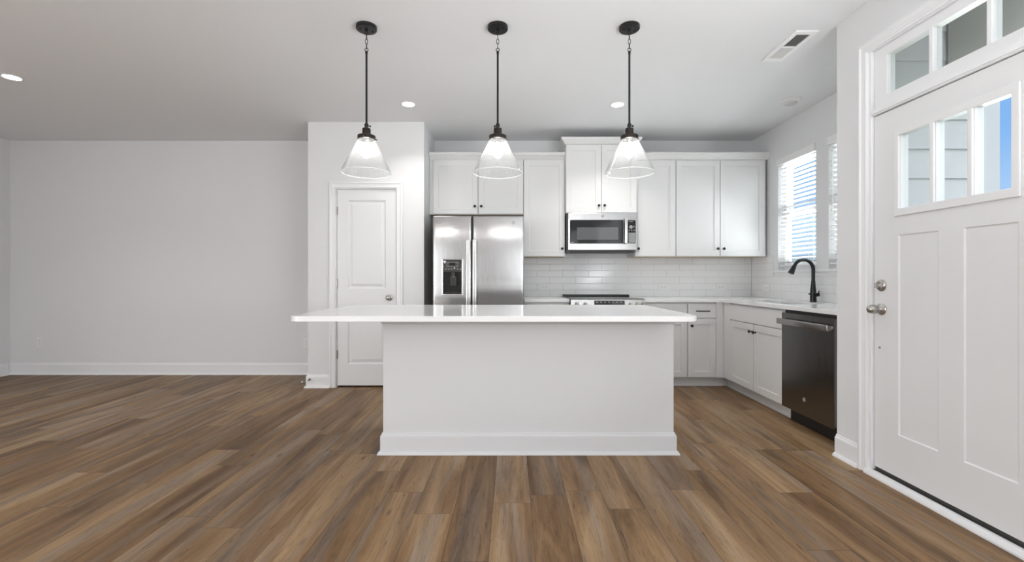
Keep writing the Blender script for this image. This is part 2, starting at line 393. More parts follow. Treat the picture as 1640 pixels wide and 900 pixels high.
class MB:
    def __init__(self, T=None):
        self.bm = bmesh.new(); self.T = T or FRONT
    def v(self, p):
        return self.bm.verts.new(self.T(*p))
    def box(self, x0, x1, y0, y1, z0, z1, bev=0.0, seg=2):
        pts = [(x, y, z) for z in (z0, z1) for y in (y0, y1) for x in (x0, x1)]
        vs = [self.v(p) for p in pts]
        fs = [self.bm.faces.new([vs[i] for i in f]) for f in
              ((0, 2, 3, 1), (4, 5, 7, 6), (0, 1, 5, 4), (2, 6, 7, 3), (0, 4, 6, 2), (1, 3, 7, 5))]
        if bev:
            ed = list({e for f in fs for e in f.edges})
            bmesh.ops.bevel(self.bm, geom=ed, offset=bev, segments=seg, profile=0.5, affect='EDGES')
        return self
    def prism(self, poly, plane, a0, a1):
        """poly of 2-D points extruded along the third axis; plane 'xy','xz','yz' in T space."""
        def mk(p, a):
            return {'xy': (p[0], p[1], a), 'xz': (p[0], a, p[1]), 'yz': (a, p[0], p[1])}[plane]
        A = [self.v(mk(p, a0)) for p in poly]; B = [self.v(mk(p, a1)) for p in poly]
        n = len(poly)
        self.bm.faces.new(A); self.bm.faces.new(B[::-1])
        for i in range(n):
            self.bm.faces.new([A[i], B[i], B[(i + 1) % n], A[(i + 1) % n]])
        return self
    def tube(self, pts, r, seg=14, caps=True):
        P = [Vector(self.T(*p)) for p in pts]
        n = len(P); rad = r if isinstance(r, (list, tuple)) else [r] * n
        rings = []; up = None
        for i in range(n):
            if i == 0: t = P[1] - P[0]
            elif i == n - 1: t = P[-1] - P[-2]
            else: t = (P[i + 1] - P[i]).normalized() + (P[i] - P[i - 1]).normalized()
            t.normalize()
            if up is None:
                a = Vector((0, 0, 1)) if abs(t.z) < 0.9 else Vector((1, 0, 0))
                up = t.cross(a).normalized()
            else:
                up = (up - t * up.dot(t)).normalized()
            s = t.cross(up).normalized()
            rings.append([self.bm.verts.new(P[i] + (up * math.cos(2 * PI * k / seg) + s * math.sin(2 * PI * k / seg)) * rad[i]) for k in range(seg)])
        for i in range(n - 1):
            for k in range(seg):
                self.bm.faces.new([rings[i][k], rings[i][(k + 1) % seg], rings[i + 1][(k + 1) % seg], rings[i + 1][k]])
        if caps:
            self.bm.faces.new(rings[0][::-1]); self.bm.faces.new(rings[-1])
        return self
    def lathe(self, prof, c, axis='z', seg=40, closed=False):
        """prof: list of (r, h) along the axis from point c."""
        ax = {'z': (Vector((1, 0, 0)), Vector((0, 1, 0)), Vector((0, 0, 1))),
              '-y': (Vector((1, 0, 0)), Vector((0, 0, 1)), Vector((0, -1, 0))),
              '-x': (Vector((0, 1, 0)), Vector((0, 0, 1)), Vector((-1, 0, 0))),
              'x': (Vector((0, 1, 0)), Vector((0, 0, 1)), Vector((1, 0, 0)))}[axis]
        c = Vector(c); rings = []
        for r, h in prof:
            if r < 1e-6:
                rings.append([self.bm.verts.new(c + ax[2] * h)])
            else:
                rings.append([self.bm.verts.new(c + ax[2] * h + (ax[0] * math.cos(2 * PI * k / seg) + ax[1] * math.sin(2 * PI * k / seg)) * r) for k in range(seg)])
        pairs = list(zip(rings[:-1], rings[1:]))
        if closed: pairs.append((rings[-1], rings[0]))
        for A, B in pairs:
            for k in range(seg):
                k2 = (k + 1) % seg
                if len(A) == 1 and len(B) == 1: continue
                if len(A) == 1: self.bm.faces.new([A[0], B[k2], B[k]])
                elif len(B) == 1: self.bm.faces.new([A[k], A[k2], B[0]])
                else: self.bm.faces.new([A[k], A[k2], B[k2], B[k]])
        return self
    def ring(self, c, R, r, axis='z', seg=32, ms=10, sx=1.0, sy=1.0):
        ax = {'z': (Vector((1, 0, 0)), Vector((0, 1, 0)), Vector((0, 0, 1))),
              'y': (Vector((1, 0, 0)), Vector((0, 0, 1)), Vector((0, 1, 0))),
              'x': (Vector((0, 1, 0)), Vector((0, 0, 1)), Vector((1, 0, 0)))}[axis]
        c = Vector(c); rings = []
        for i in range(seg):
            a = 2 * PI * i / seg
            dirv = ax[0] * math.cos(a) + ax[1] * math.sin(a)
            cen = c + ax[0] * math.cos(a) * R * sx + ax[1] * math.sin(a) * R * sy
            rings.append([self.bm.verts.new(cen + (dirv * math.cos(2 * PI * k / ms) + ax[2] * math.sin(2 * PI * k / ms)) * r) for k in range(ms)])
        for i in range(seg):
            A, B = rings[i], rings[(i + 1) % seg]
            for k in range(ms):
                self.bm.faces.new([A[k], A[(k + 1) % ms], B[(k + 1) % ms], B[k]])
        return self
    def sweep(self, prof, path, plane='xy', closed=False):
        """prof (o,h): o = offset to the left of travel, h = out of plane. path 2-D. plane 'xy' -> (a,b,h); 'uw' -> (a, h, b)."""
        n = len(path); P = [Vector(p) for p in path]
        def nrm(a, b):
            t = (b - a).normalized(); return Vector((-t.y, t.x))
        rows = []
        for i in range(n):
            if closed: n1, n2 = nrm(P[i - 1], P[i]), nrm(P[i], P[(i + 1) % n])
            elif i == 0: n1 = n2 = nrm(P[0], P[1])
            elif i == n - 1: n1 = n2 = nrm(P[-2], P[-1])
            else: n1, n2 = nrm(P[i - 1], P[i]), nrm(P[i], P[i + 1])
            mit = (n1 + n2).normalized(); mit = mit / max(0.2, mit.dot(n1))
            row = []
            for o, h in prof:
                q = P[i] + mit * o
                row.append(self.v((q.x, q.y, h) if plane == 'xy' else (q.x, h, q.y)))
            rows.append(row)
        m = len(prof)
        for i in range(n if closed else n - 1):
            A, B = rows[i], rows[(i + 1) % n]
            for k in range(m):
                self.bm.faces.new([A[k], A[(k + 1) % m], B[(k + 1) % m], B[k]])
        if not closed:
            self.bm.faces.new(rows[0]); self.bm.faces.new(rows[-1][::-1])
        return self
    def panel(self, u0, u1, w0, w1, d0, th, openings=(), through=()):
        """Slab with a front at depth d0; openings: (u0,u1,w0,w1,[(inset,depth),...]); through: holes (u0,u1,w0,w1)."""
        allo = [o[:4] for o in openings] + list(through)
        us = sorted({u0, u1, *[o[0] for o in allo], *[o[1] for o in allo]})
        ws = sorted({w0, w1, *[o[2] for o in allo], *[o[3] for o in allo]})
        def inside(uc, wc, lst): return any(o[0] < uc < o[1] and o[2] < wc < o[3] for o in lst)
        cache = {}
        def V(u, d, w):
            k = (round(u, 5), round(d, 5), round(w, 5))
            if k not in cache: cache[k] = self.v((u, d, w))
            return cache[k]
        for i in range(len(us) - 1):
            for j in range(len(ws) - 1):
                uc, wc = (us[i] + us[i + 1]) / 2, (ws[j] + ws[j + 1]) / 2
                a, b_, c, d = us[i], us[i + 1], ws[j], ws[j + 1]
                if not inside(uc, wc, allo):
                    self.bm.faces.new([V(a, d0, c), V(b_, d0, c), V(b_, d0, d), V(a, d0, d)])
                if not inside(uc, wc, through):
                    self.bm.faces.new([V(a, d0 + th, c), V(a, d0 + th, d), V(b_, d0 + th, d), V(b_, d0 + th, c)])
        for i in range(len(us) - 1):
            a, b_ = us[i], us[i + 1]
            self.bm.faces.new([V(a, d0, w0), V(a, d0 + th, w0), V(b_, d0 + th, w0), V(b_, d0, w0)])
            self.bm.faces.new([V(a, d0, w1), V(b_, d0, w1), V(b_, d0 + th, w1), V(a, d0 + th, w1)])
        for j in range(len(ws) - 1):
            c, d = ws[j], ws[j + 1]
            self.bm.faces.new([V(u0, d0, c), V(u0, d0, d), V(u0, d0 + th, d), V(u0, d0 + th, c)])
            self.bm.faces.new([V(u1, d0, c), V(u1, d0 + th, c), V(u1, d0 + th, d), V(u1, d0, d)])
        def loop(o, ins, dep):
            # vertices of the opening outline, including grid points on its border
            a, b_, c, d = o[0] + ins, o[1] - ins, o[2] + ins, o[3] - ins
            U = [u for u in us if o[0] < u < o[1]]; Wd = [w for w in ws if o[2] < w < o[3]]
            s = lambda t, lo, hi, nlo, nhi: nlo + (t - lo) / (hi - lo) * (nhi - nlo)
            pts = [(a, c)] + [(s(u, o[0], o[1], a, b_), c) for u in U] + [(b_, c)] + [(b_, s(w, o[2], o[3], c, d)) for w in Wd] + [(b_, d)] \
                + [(s(u, o[0], o[1], a, b_), d) for u in reversed(U)] + [(a, d)] + [(a, s(w, o[2], o[3], c, d)) for w in reversed(Wd)]
            return [V(p[0], d0 + dep, p[1]) for p in pts]
        for o in openings:
            prev = loop(o, 0, 0)
            for ins, dep in o[4]:
                cur = loop(o, ins, dep)
                for k in range(len(cur)):
                    k2 = (k + 1) % len(cur)
                    self.bm.faces.new([prev[k], prev[k2], cur[k2], cur[k]])
                prev = cur
            self.bm.faces.new(prev)
        for o in through:
            A, B = loop(o, 0, 0), loop(o, 0, th)
            for k in range(len(A)):
                k2 = (k + 1) % len(A)
                self.bm.faces.new([A[k], A[k2], B[k2], B[k]])
        return self

def wloc(o):
    l = Vector(o.location)
    while o.parent:
        o = o.parent; l = l + Vector(o.location)
    return l

def obj(name, mb, mat, parent=None, smooth=False, bevel=0.0, at=None, mats=None):
    bm = mb.bm
    bmesh.ops.recalc_face_normals(bm, faces=bm.faces[:])
    bm.transform(Matrix.Scale(I, 4))
    off = Vector((0, 0, 0))
    if parent is not None: off = wloc(parent)
    base = off + (Vector(at) * I - off if at is not None else Vector((0, 0, 0)))
    if base.length: bm.transform(Matrix.Translation(-base))
    me = bpy.data.meshes.new(name); bm.to_mesh(me); bm.free()
    for m in (mats or [mat]): me.materials.append(m)
    if smooth:
        me.polygons.foreach_set('use_smooth', [True] * len(me.polygons))
        try: me.set_sharp_from_angle(angle=math.radians(38))
        except Exception: pass
    o = bpy.data.objects.new(name, me); C.objects.link(o)
    if parent is not None:
        o.parent = parent; o.location = base - off
    else: o.location = base
    if bevel:
        b = o.modifiers.new('edge', 'BEVEL'); b.width = bevel * I; b.segments = 2; b.limit_method = 'ANGLE'; b.angle_limit = math.radians(40)
        b.harden_normals = False
    return o

def thing(name, label, cat, loc, group=None):
    o = bpy.data.objects.new(name, None); o.empty_display_size = 0.05
    o.location = [v * I for v in loc]; C.objects.link(o)
    o['label'] = label; o['category'] = cat
    if group: o['group'] = group
    return o
def tag(o, label, cat, group=None):
    o['label'] = label; o['category'] = cat
    if group: o['group'] = group
    return o
def struct(name, mb, mat, parent=None, **k):
    o = obj(name, mb, mat, parent, **k)
    if parent is None: o['kind'] = 'structure'
    return o
def text(name, s, size, T, mat, parent, thick=0.02):
    """Lettering laid on a face: T maps (u, d, w) to inches, centred on u=w=0."""
    cu = bpy.data.curves.new(name, 'FONT'); cu.body = s; cu.size = size; cu.align_x = 'CENTER'; cu.align_y = 'CENTER'
    cu.extrude = thick / 2; cu.resolution_u = 3
    tmp = bpy.data.objects.new(name, cu); C.objects.link(tmp)
    dg = bpy.context.evaluated_depsgraph_get()
    me = bpy.data.meshes.new_from_object(tmp.evaluated_get(dg))
    bpy.data.objects.remove(tmp)
    off = wloc(parent)
    for v in me.vertices:
        v.co = Vector(T(v.co.x, -v.co.z, v.co.y)) * I - off
    me.materials.clear(); me.materials.append(mat)
    o = bpy.data.objects.new(name, me); C.objects.link(o); o.parent = parent
    return o

# ------------------------------------------------------------------ the room
CEIL = 108.0
BACK = 207.9
XL, XR, XK = -232.0, 81.7, 110.9       # left wall, right wall by the door, kitchen window wall
JOG = 113.0                             # the door wall ends here
REAR = -150.0

mb = MB(); mb.box(XL - 5, XK + 5, REAR - 5, BACK + 5, -4, 0)
struct('floor', mb, M['floor'])
mb = MB(); mb.box(XL - 5, XK + 5, REAR - 5, BACK + 5, CEIL, CEIL + 4)
struct('ceiling', mb, M['ceiling'])
mb = MB(); mb.box(XL - 5, XK + 5, BACK, BACK + 5, 0, CEIL)
struct('wall_back', mb, M['wall'])
mb = MB(); mb.box(XL - 5, XL, REAR, BACK, 0, CEIL)
struct('wall_left', mb, M['wall'])
mb = MB(); mb.box(XL - 5, XR + 5.3, REAR - 5, REAR, 0, CEIL)
struct('wall_rear', mb, M['wall'])
# door wall: opening y 66..104.2, up to z 96.4, plus the return that closes the kitchen recess
DY0, DY1, DZ = 65.0, 102.9, 96.3
mb = MB()
mb.box(XR, XR + 5.3, REAR, DY0, 0, CEIL)
mb.box(XR, XR + 5.3, DY0, DY1, DZ, CEIL)
mb.box(XR, XR + 5.3, DY1, JOG, 0, CEIL)
mb.box(XR + 5.3, XK + 5, JOG - 5, JOG, 0, CEIL)
struct('wall_right', mb, M['wall'])
# kitchen window wall
WIN = [(164.0, 187.4), (134.1, 157.5)]
WZ0, WZ1 = 47.7, 93.9
mb = MB()
ys = [JOG, 134.1, 157.5, 164.0, 187.4, BACK]
mb.box(XK, XK + 5, JOG, BACK, 0, WZ0 - 1)
mb.box(XK, XK + 5, JOG, BACK, WZ1, CEIL)
for a, b in ((JOG, 134.1), (157.5, 164.0), (187.4, BACK)): mb.box(XK, XK + 5, a, b, WZ0 - 1, WZ1)
struct('wall_kitchen', mb, M['wall'])
# pantry closet standing out from the back wall
PX0, PX1, PY = -83.0, -35.8, 182.9
PD0, PD1, PDZ = -71.9, -46.7, 81.3
mb = MB()
mb.box(PX0, PD0, PY, PY + 4.5, 0, CEIL)
mb.box(PD1, PX1, PY, PY + 4.5, 0, CEIL)
mb.box(PD0, PD1, PY, PY + 4.5, PDZ, CEIL)
mb.box(PX0, PX0 + 4.5, PY + 4.5, BACK, 0, CEIL)
mb.box(PX1 - 4.5, PX1, PY + 4.5, BACK, 0, CEIL)
struct('wall_pantry', mb, M['wall'])

# ---- baseboards: a tall board with a moulded cap and a shoe strip
BASE = [(0, 0), (-0, 5.4), (-0.22, 5.4), (-0.32, 5.15), (-0.34, 4.95), (-0.55, 4.7), (-0.6, 4.35), (-0.6, 0.85), (-0.95, 0.75), (-1.2, 0.35), (-1.25, 0.0)]
def base(name, path):
    m_ = MB(); m_.sweep(BASE, path)
    return struct(name, m_, M['trim'])
# paths run so that the room lies on the right-hand side
base('baseboard_left', [(XL, REAR), (XL, BACK - 1.25)])
base('baseboard_back', [(XL, BACK), (PX0 - 1.25, BACK)])
base('baseboard_pantry', [(PX0, BACK - 1.25), (PX0, PY), (PD0 - 2.0, PY)])
base('baseboard_pantry_side', [(PD1 + 2.0, PY), (PX1, PY), (PX1, PY + 8)])
base('baseboard_right', [(XR, JOG - 0.0), (XR, DY1 + 2.5)])
base('baseboard_right_near', [(XR, DY0 - 2.5), (XR, REAR)])
mb = MB(); mb.sweep(BASE, [(XR + 3.4, JOG), (XR, JOG), (XR, JOG - 1)]) if False else None

# ---- casings
CAS = [(0, 0), (0, -0.45), (-0.3, -0.62), (-0.55, -0.5), (-1.5, -0.62), (-1.8, -0.85), (-2.1, -0.85), (-2.5, -0.7), (-2.5, 0)]
def casing(name, T, u0, u1, top, d):
    m_ = MB(T)
    m_.sweep([(o, d + h) for o, h in CAS], [(u1, 0), (u1, top), (u0, top), (u0, 0)], 'uw') if False else \
        m_.sweep([(-o, d + h) for o, h in CAS], [(u0, 0), (u0, top), (u1, top), (u1, 0)], 'uw')
    return struct(name, m_, M['trim'])
casing('trim_1', FRONT, PD0 + 0.2, PD1 - 0.2, PDZ - 0.2, PY)
casing('trim_2', SIDE, -DY1 + 0.0, -DY0, DZ - 0.2, XR)
# jambs of the pantry opening
mb = MB()
mb.box(PD0, PD0 + 0.5, PY, PY + 4.5, 0, PDZ); mb.box(PD1 - 0.5, PD1, PY, PY + 4.5, 0, PDZ); mb.box(PD0 + 0.5, PD1 - 0.5, PY, PY + 4.5, PDZ - 0.5, PDZ)
struct('trim_3', mb, M['trim'])

# ---- pantry door (structure with its hardware)
RAISED = [(0.55, 0.42), (0.75, 0.42), (1.9, 0.14), (2.0, 0.14)]
RAISED = [(0.5, 0.40), (1.0, 0.40), (2.0, 0.12)]
mb = MB()
mb.panel(-71.3, -47.3, 0.75, 80.7, PY + 0.5, 1.4, [(-67.0, -51.5, 40.2, 76.3, RAISED), (-67.0, -51.5, 9.4, 33.2, RAISED)])
d1 = struct('door_1', mb, M['door'], at=(-59.3, PY + 1.2, 0.75), bevel=0.06)
for z in (13.4, 42.6, 72.0):
    mb = MB(); mb.tube([(-71.35, PY + 0.15, z - 1.7), (-71.35, PY + 0.15, z + 1.7)], 0.28, 10)
    mb.box(-71.75, -70.95, PY + 0.35, PY + 0.49, z - 1.7, z + 1.7)
    obj('hinge', mb, M['nickel'], d1, smooth=True)
def ball_knob(parent, x, y, z, axis, mat, name='door_knob'):
    m_ = MB()
    m_.lathe([(0, 0), (1.25, 0), (1.28, 0.12), (1.05, 0.3), (0.5, 0.42), (0.45, 1.0), (0.7, 1.15), (1.0, 1.4), (1.12, 1.75), (1.05, 2.1), (0.8, 2.4), (0.4, 2.52), (0, 2.55)], (x, y, z), axis, 36)
    return obj(name, m_, mat, parent, smooth=True)
ball_knob(d1, -50.0, PY + 0.5, 36.6, '-y', M['nickel'])

# ---- front door with transom
FX = XR + 0.6                          # room-side face of the slab
mb = MB(SIDE)
FLAT = [(0.22, 0.3), (0.24, 0.3)]
FLAT = [(0.22, 0.22)]
LP = [(-95.3, -88.25), (-87.3, -80.9), (-80.0, -73.8)]
mb.panel(-102.1, -66.1, 2.0, 81.0, FX, 1.75,
         [(-95.8, -86.8, 11.0, 53.7, FLAT), (-81.9, -73.0, 11.0, 53.7, FLAT)],
         [(-95.3, -73.8, 59.1, 75.0)])
d2 = struct('door_2', mb, M['door'], at=(FX + 0.9, 84.1, 2.0), bevel=0.06)
mb = MB(SIDE)
mb.panel(-96.5, -72.5, 57.7, 76.4, FX - 0.45, 0.44, [], [(a, b, 59.3, 74.8) for a, b in LP])
obj('lite_frame', mb, M['door'], d2, bevel=0.15)
mb = MB(SIDE)
for a, b in ((-88.25, -87.3), (-80.9, -80.0)): mb.box(a, b, FX + 0.02, FX + 1.7, 59.1, 75.0)
obj('muntin', mb, M['vinyl'], d2)
for a, b in LP:
    mb = MB(SIDE); mb.box(a - 0.02, b + 0.02, FX + 0.85, FX + 0.97, 59.12, 74.98)
    obj('pane', mb, M['glass'], d2)
kz = 37.6
mb = MB(); mb.lathe([(0, 0), (1.3, 0), (1.32, 0.12), (1.1, 0.32), (0.55, 0.45), (0.42, 0.6), (0.40, 1.0), (0.55, 1.15), (0.85, 1.4), (1.0, 1.85), (0.98, 2.3), (0.75, 2.85), (0.4, 3.1), (0, 3.15)], (FX, 100.1, kz), '-x', 36)
obj('door_knob', mb, M['nickel'], d2, smooth=True)
mb = MB(); mb.lathe([(0, 0), (1.3, 0), (1.32, 0.15), (1.15, 0.4), (0.9, 0.55), (0.45, 0.6), (0.4, 0.75), (0, 0.78)], (FX, 100.1, 42.9), '-x', 36)
db = obj('deadbolt', mb, M['nickel'], d2, smooth=True)
mb = MB(SIDE); mb.box(-100.28, -99.92, FX - 1.5, FX - 0.65, 42.35, 43.45, 0.08)
obj('thumb_turn', mb, M['nickel'], db)
mb = MB(); mb.lathe([(0, 0), (0.28, 0), (0.26, 0.1), (0.1, 0.18), (0, 0.18)], (FX, 100.6, 29.0), '-x', 16)
obj('screw', mb, M['nickel'], d2, smooth=True)
mb = MB(SIDE); mb.box(-102.0, -66.2, FX + 0.15, FX + 1.5, 1.25, 2.0)
obj('door_sweep', mb, M['sweep'], d2, bevel=0.05)
# frame around door and transom, mid rail, threshold
mb = MB(SIDE)
mb.box(-DY1, -102.25, XR, XR + 5.3, 0, DZ); mb.box(-65.95, -DY0, XR, XR + 5.3, 0, DZ)
mb.box(-102.25, -65.95, XR, XR + 5.3, 95.9, DZ)
mb.box(-102.25, -65.95, XR + 0.1, XR + 5.3, 81.2, 82.6)
mb.box(-102.25, -65.95, XR - 0.25, XR + 0.1, 81.5, 82.3)
struct('trim_4', mb, M['trim'], bevel=0.08)
mb = MB(SIDE)
mb.panel(-102.2, -66.0, 82.6, 95.9, XR + 0.75, 1.9, [(-101.5, -66.7, 83.0, 95.5, [(0.25, 0.3)])], []) if False else None
TP = [(-98.8, -88.9), (-88.0, -78.1), (-77.2, -67.3)]
mb = MB(SIDE)
mb.panel(-102.2, -66.0, 82.62, 95.88, XR + 0.7, 1.9, [], [(a, b, 85.0, 93.7) for a, b in TP])
w3 = struct('window_3', mb, M['trim'], at=(XR + 1.6, 84.1, 82.62), bevel=0.12)
for a, b in TP:
    mb = MB(SIDE); mb.box(a + 0.01, b - 0.01, XR + 1.55, XR + 1.67, 85.01, 93.69)
    obj('pane', mb, M['glass'], w3)
mb = MB(SIDE); mb.sweep([(0, 0), (0, 1.05), (0.9, 1.05), (1.25, 0.6), (1.25, 0)], [(0, 0), (1, 0)]) if False else None
mb = MB(SIDE)
mb.prism([(XR - 1.1, 0), (XR - 1.1, 0.35), (XR - 0.8, 0.95), (XR - 0.35, 1.15), (XR + 0.3, 1.15), (XR + 0.3, 0)], 'yz', -103.2, -64.8)
mb2 = mb
struct('trim_5', mb, M['trim'])
mb = MB(SIDE); mb.box(-102.24, -65.96, XR + 0.31, XR + 6.2, 0.0, 1.2)
struct('trim_6', mb, M['sweep'])

# ------------------------------------------------------------------ windows of the kitchen
for k, (a, b) in enumerate(WIN):
    # u = -y
    mb = MB(SIDE)
    fx0 = XK + 2.6
    mb.panel(-b + 0.02, -a - 0.02, WZ0 + 0.02, WZ1 - 0.02, fx0, 2.2, [], [(-b + 1.4, -a - 1.4, WZ0 + 1.6, WZ1 - 1.6)])
    w = struct('window_%d' % (k + 1), mb, M['vinyl'], at=(fx0 + 1, (a + b) / 2, WZ0), bevel=0.08)
    mid = 70.6
    for nm, z0, z1, x in (('sash', WZ0 + 1.62, mid + 0.9, fx0 + 0.25), ('sash', mid - 0.9, WZ1 - 1.62, fx0 + 1.1)):
        mb = MB(SIDE)
        mb.panel(-b + 1.42, -a - 1.42, z0, z1, x, 0.8, [], [(-b + 3.0, -a - 3.0, z0 + 1.8, z1 - 1.8)])
        s_ = obj(nm, mb, M['vinyl'], w, bevel=0.08)
        mb = MB(SIDE); mb.box(-b + 2.98, -a - 2.98, x + 0.35, x + 0.45, z0 + 1.78, z1 - 1.78)
        obj('pane', mb, M['glass'], s_)
mb = MB()
mb.box(XK - 1.0, XK + 5.2, 131.6, 190.0, WZ0 - 0.95, WZ0, 0.12)
struct('trim_7', mb, M['trim'])
mb = MB(); mb.box(XK - 0.5, XK, 132.6, 189.0, WZ0 - 1.9, WZ0 - 0.951, 0.08)
struct('trim_8', mb, M['trim'])

BL = ['white slatted blind in the kitchen window over the faucet, left of the pair',
      'white slatted blind in the kitchen window half hidden by the door wall']
for k, (a, b) in enumerate(WIN):
    t = thing('window_blind', BL[k], 'blind', (XK + 1.2, (a + b) / 2, 49.0), 'slatted blinds in the kitchen windows')
    mb = MB(); mb.box(XK - 0.75, XK - 0.05, a + 0.05, b - 0.05, 91.1, 93.8, 0.12)
    mb.box(XK - 0.06, XK + 1.0, a + 0.05, a + 0.4, 91.1, 93.8); mb.box(XK - 0.06, XK + 1.0, b - 0.4, b - 0.05, 91.1, 93.8)
    obj('valance', mb, M['slat'], t)
    mb = MB(); mb.box(XK + 0.15, XK + 2.2, a + 0.45, b - 0.45, 91.7, 93.7)
    obj('headrail', mb, M['slat'], t)
    mb = MB(); z = 51.0
    ang = math.radians(9); hw = 1.0
    while z < 91.0:
        cx_, cz = XK + 1.2, z
        dx, dz = math.cos(ang) * hw, math.sin(ang) * hw
        nx, nz = math.sin(ang) * 0.055, math.cos(ang) * 0.055
        bow = 0.07
        poly = [(cx_ - dx - nx, cz + dz - nz), (cx_ - nx, cz - nz + bow), (cx_ + dx - nx, cz - dz - nz),
                (cx_ + dx + nx, cz - dz + nz), (cx_ + nx, cz + nz + bow), (cx_ - dx + nx, cz + dz + nz)]
        mb.prism(poly, 'xz', a + 0.3, b - 0.3)
        z += 1.72
    obj('slats', mb, M['slat'], t)
    mb = MB(); mb.box(XK + 0.3, XK + 2.1, a + 0.3, b - 0.3, 49.3, 49.9, 0.08)
    obj('bottom_rail', mb, M['slat'], t)
    for yy in (a + 4.5, b - 4.5):
        mb = MB(); mb.tube([(XK + 0.18, yy, 49.9), (XK + 0.18, yy, 91.9)], 0.045, 6); mb.tube([(XK + 2.22, yy, 49.9), (XK + 2.22, yy, 91.9)], 0.045, 6)
        obj('ladder_cord', mb, M['slat'], t)
    mb = MB(); mb.tube([(XK - 0.25, b - 2.4, 67.0), (XK - 0.25, b - 2.4, 91.0)], [0.17, 0.12], 8)
    obj('tilt_wand', mb, M['slat'], t)

# the two tall windows beside the camera that let the daylight in
for k, (a, b) in enumerate(((7, 47), (-41, -1))):
    mb = MB(SIDE)
    mb.panel(-b - 2.5, -a + 2.5, 26.5, 93.5, XR - 0.72, 0.7, [], [(-b, -a, 29.0, 91.0)])
    struct('window_%d' % (k + 4), mb, M['trim'])
for a, b, n in ((-224, -120, 6), (23, 77, 7)):  # invented frames around the added rear-wall fill lamps
    mb = MB()
    mb.box(a - 3, a, REAR, REAR + 0.8, 13, 103); mb.box(b, b + 3, REAR, REAR + 0.8, 13, 103)
    mb.box(a, b, REAR, REAR + 0.8, 100, 103); mb.box(a, b, REAR, REAR + 0.8, 13, 16)
    mb.box((a + b) / 2 - 1.5, (a + b) / 2 + 1.5, REAR + 2.2, REAR + 3.2, 16, 100)
    struct('window_%d' % n, mb, M['trim'])
mb = MB()  # invented slider frame around the added left-wall fill lamp
mb.box(XL, XL + 0.8, -128, -125, 0.1, 98); mb.box(XL, XL + 0.8, -15, -12, 0.1, 98); mb.box(XL, XL + 0.8, -125, -15, 95, 98)
mb.box(XL + 2.2, XL + 3.0, -71.5, -68.5, 9, 95)
struct('window_8', mb, M['trim'])

# ------------------------------------------------------------------ porch outside the front door, and beyond
mb = MB()
z = -9.0 + 0.3
while z < 112:
    mb.prism([(JOG - 5.25, z), (JOG - 6.0, z), (JOG - 5.45, z + 7.3), (JOG - 5.25, z + 7.3)], 'yz', XR + 5.3, XK + 4.8)
    z += 7.0
struct('wall_porch', mb, M['siding'])
mb = MB(); mb.box(XK - 0.2, XK + 4.9, JOG - 6.3, JOG - 5.26, -9, 108)
mb.box(XK + 5.05, XK + 5.9, JOG - 5.26, JOG - 1.5, -9, 108)
struct('trim_9', mb, M['ext_trim'])
mb = MB(); mb.box(103.2, 109.5, -40, JOG - 6.6, 91.5, 108.5)
struct('trim_10', mb, M['taupe'])
mb = MB(); mb.box(XR + 5.4, 112, -45, JOG - 6.6, 108.5, 112)
struct('ceiling_porch', mb, M['ext_trim'])
mb = MB(); mb.box(XR + 6.3, 112, -45, JOG - 6.4, -9, -1.0)
struct('floor_porch', mb, M['concrete'])
mb = MB(); mb.box(103.2, 109.5, -40, -33.7, -1, 91.5)
struct('trim_11', mb, M['taupe'])
mb = MB(); mb.box(-3000, 6000, -3000, 6000, -14, -9.01)
struct('ground', mb, M['grass'])
h = thing('neighbour_house', 'distant blue-grey house seen low through the kitchen window blind', 'house', (980, 1500, -9))
mb = MB(); mb.box(860, 1120, 1500, 1760, -9, 86); obj('wall', mb, M['far_wall'], h)
mb = MB(); mb.prism([(840, 86), (1140, 86), (990, 124)], 'xz', 1485, 1775); obj('roof', mb, M['far_roof'], h)
mb = MB(); mb.panel(960, 1010, 30, 75, 1498.5, 1.4, [(963, 1007, 33, 72, [(0.5, 0.8)])]); obj('window', mb, M['ext_trim'], h)

# ------------------------------------------------------------------ backsplash
mb = MB()
mb.box(4.9, XK, BACK - 0.3, BACK, 36.0, 57.5)
struct('wall_backsplash', mb, M['tile_back'])
mb = MB()
mb.box(XK - 0.3, XK, JOG, BACK - 0.31, 36.0, WZ0 - 1.91)
mb.box(XK - 0.3, XK, 190.05, BACK - 0.31, WZ0 - 1.91, 54.0)
struct('wall_backsplash_side', mb, M['tile_side'])

mb = MB(); mb.box(XK - 0.42, XK - 0.3, BACK - 0.42, BACK - 0.3, 36.01, 53.9)
struct('trim_12', mb, principled('grey_caulk', (0.42, 0.42, 0.41), 0.6))
# ------------------------------------------------------------------ cabinets
SHAKER = [(0.06, 0.26)]
def knob(parent, T, u, d, w, axis):
    m_ = MB(); c = T(u, d, w)
    m_.lathe([(0, 0), (0.34, 0), (0.34, 0.06), (0.2, 0.14), (0.18, 0.55), (0.45, 0.75), (0.58, 0.9), (0.58, 1.02), (0.4, 1.13), (0, 1.15)], c, axis, 24)
    return obj('knob', m_, M['black'], parent, smooth=True)
def shaker(parent, T, u0, u1, w0, w1, d, kn=None, axis='-y', stile=2.35):
    m_ = MB(T)
    m_.panel(u0, u1, w0, w1, d, 0.75, [(u0 + stile, u1 - stile, w0 + stile, w1 - stile, SHAKER)])
    o = obj('door', m_, M['cabinet'], parent, bevel=0.04, at=T(u0, d, w0))
    if kn: knob(o, T, kn[0], d, kn[1], axis)
    return o
def drawer(parent, T, u0, u1, w0, w1, d):
    m_ = MB(T); m_.panel(u0, u1, w0, w1, d, 0.75)
    return obj('drawer_front', m_, M['cabinet'], parent, bevel=0.06, at=T(u0, d, w0))
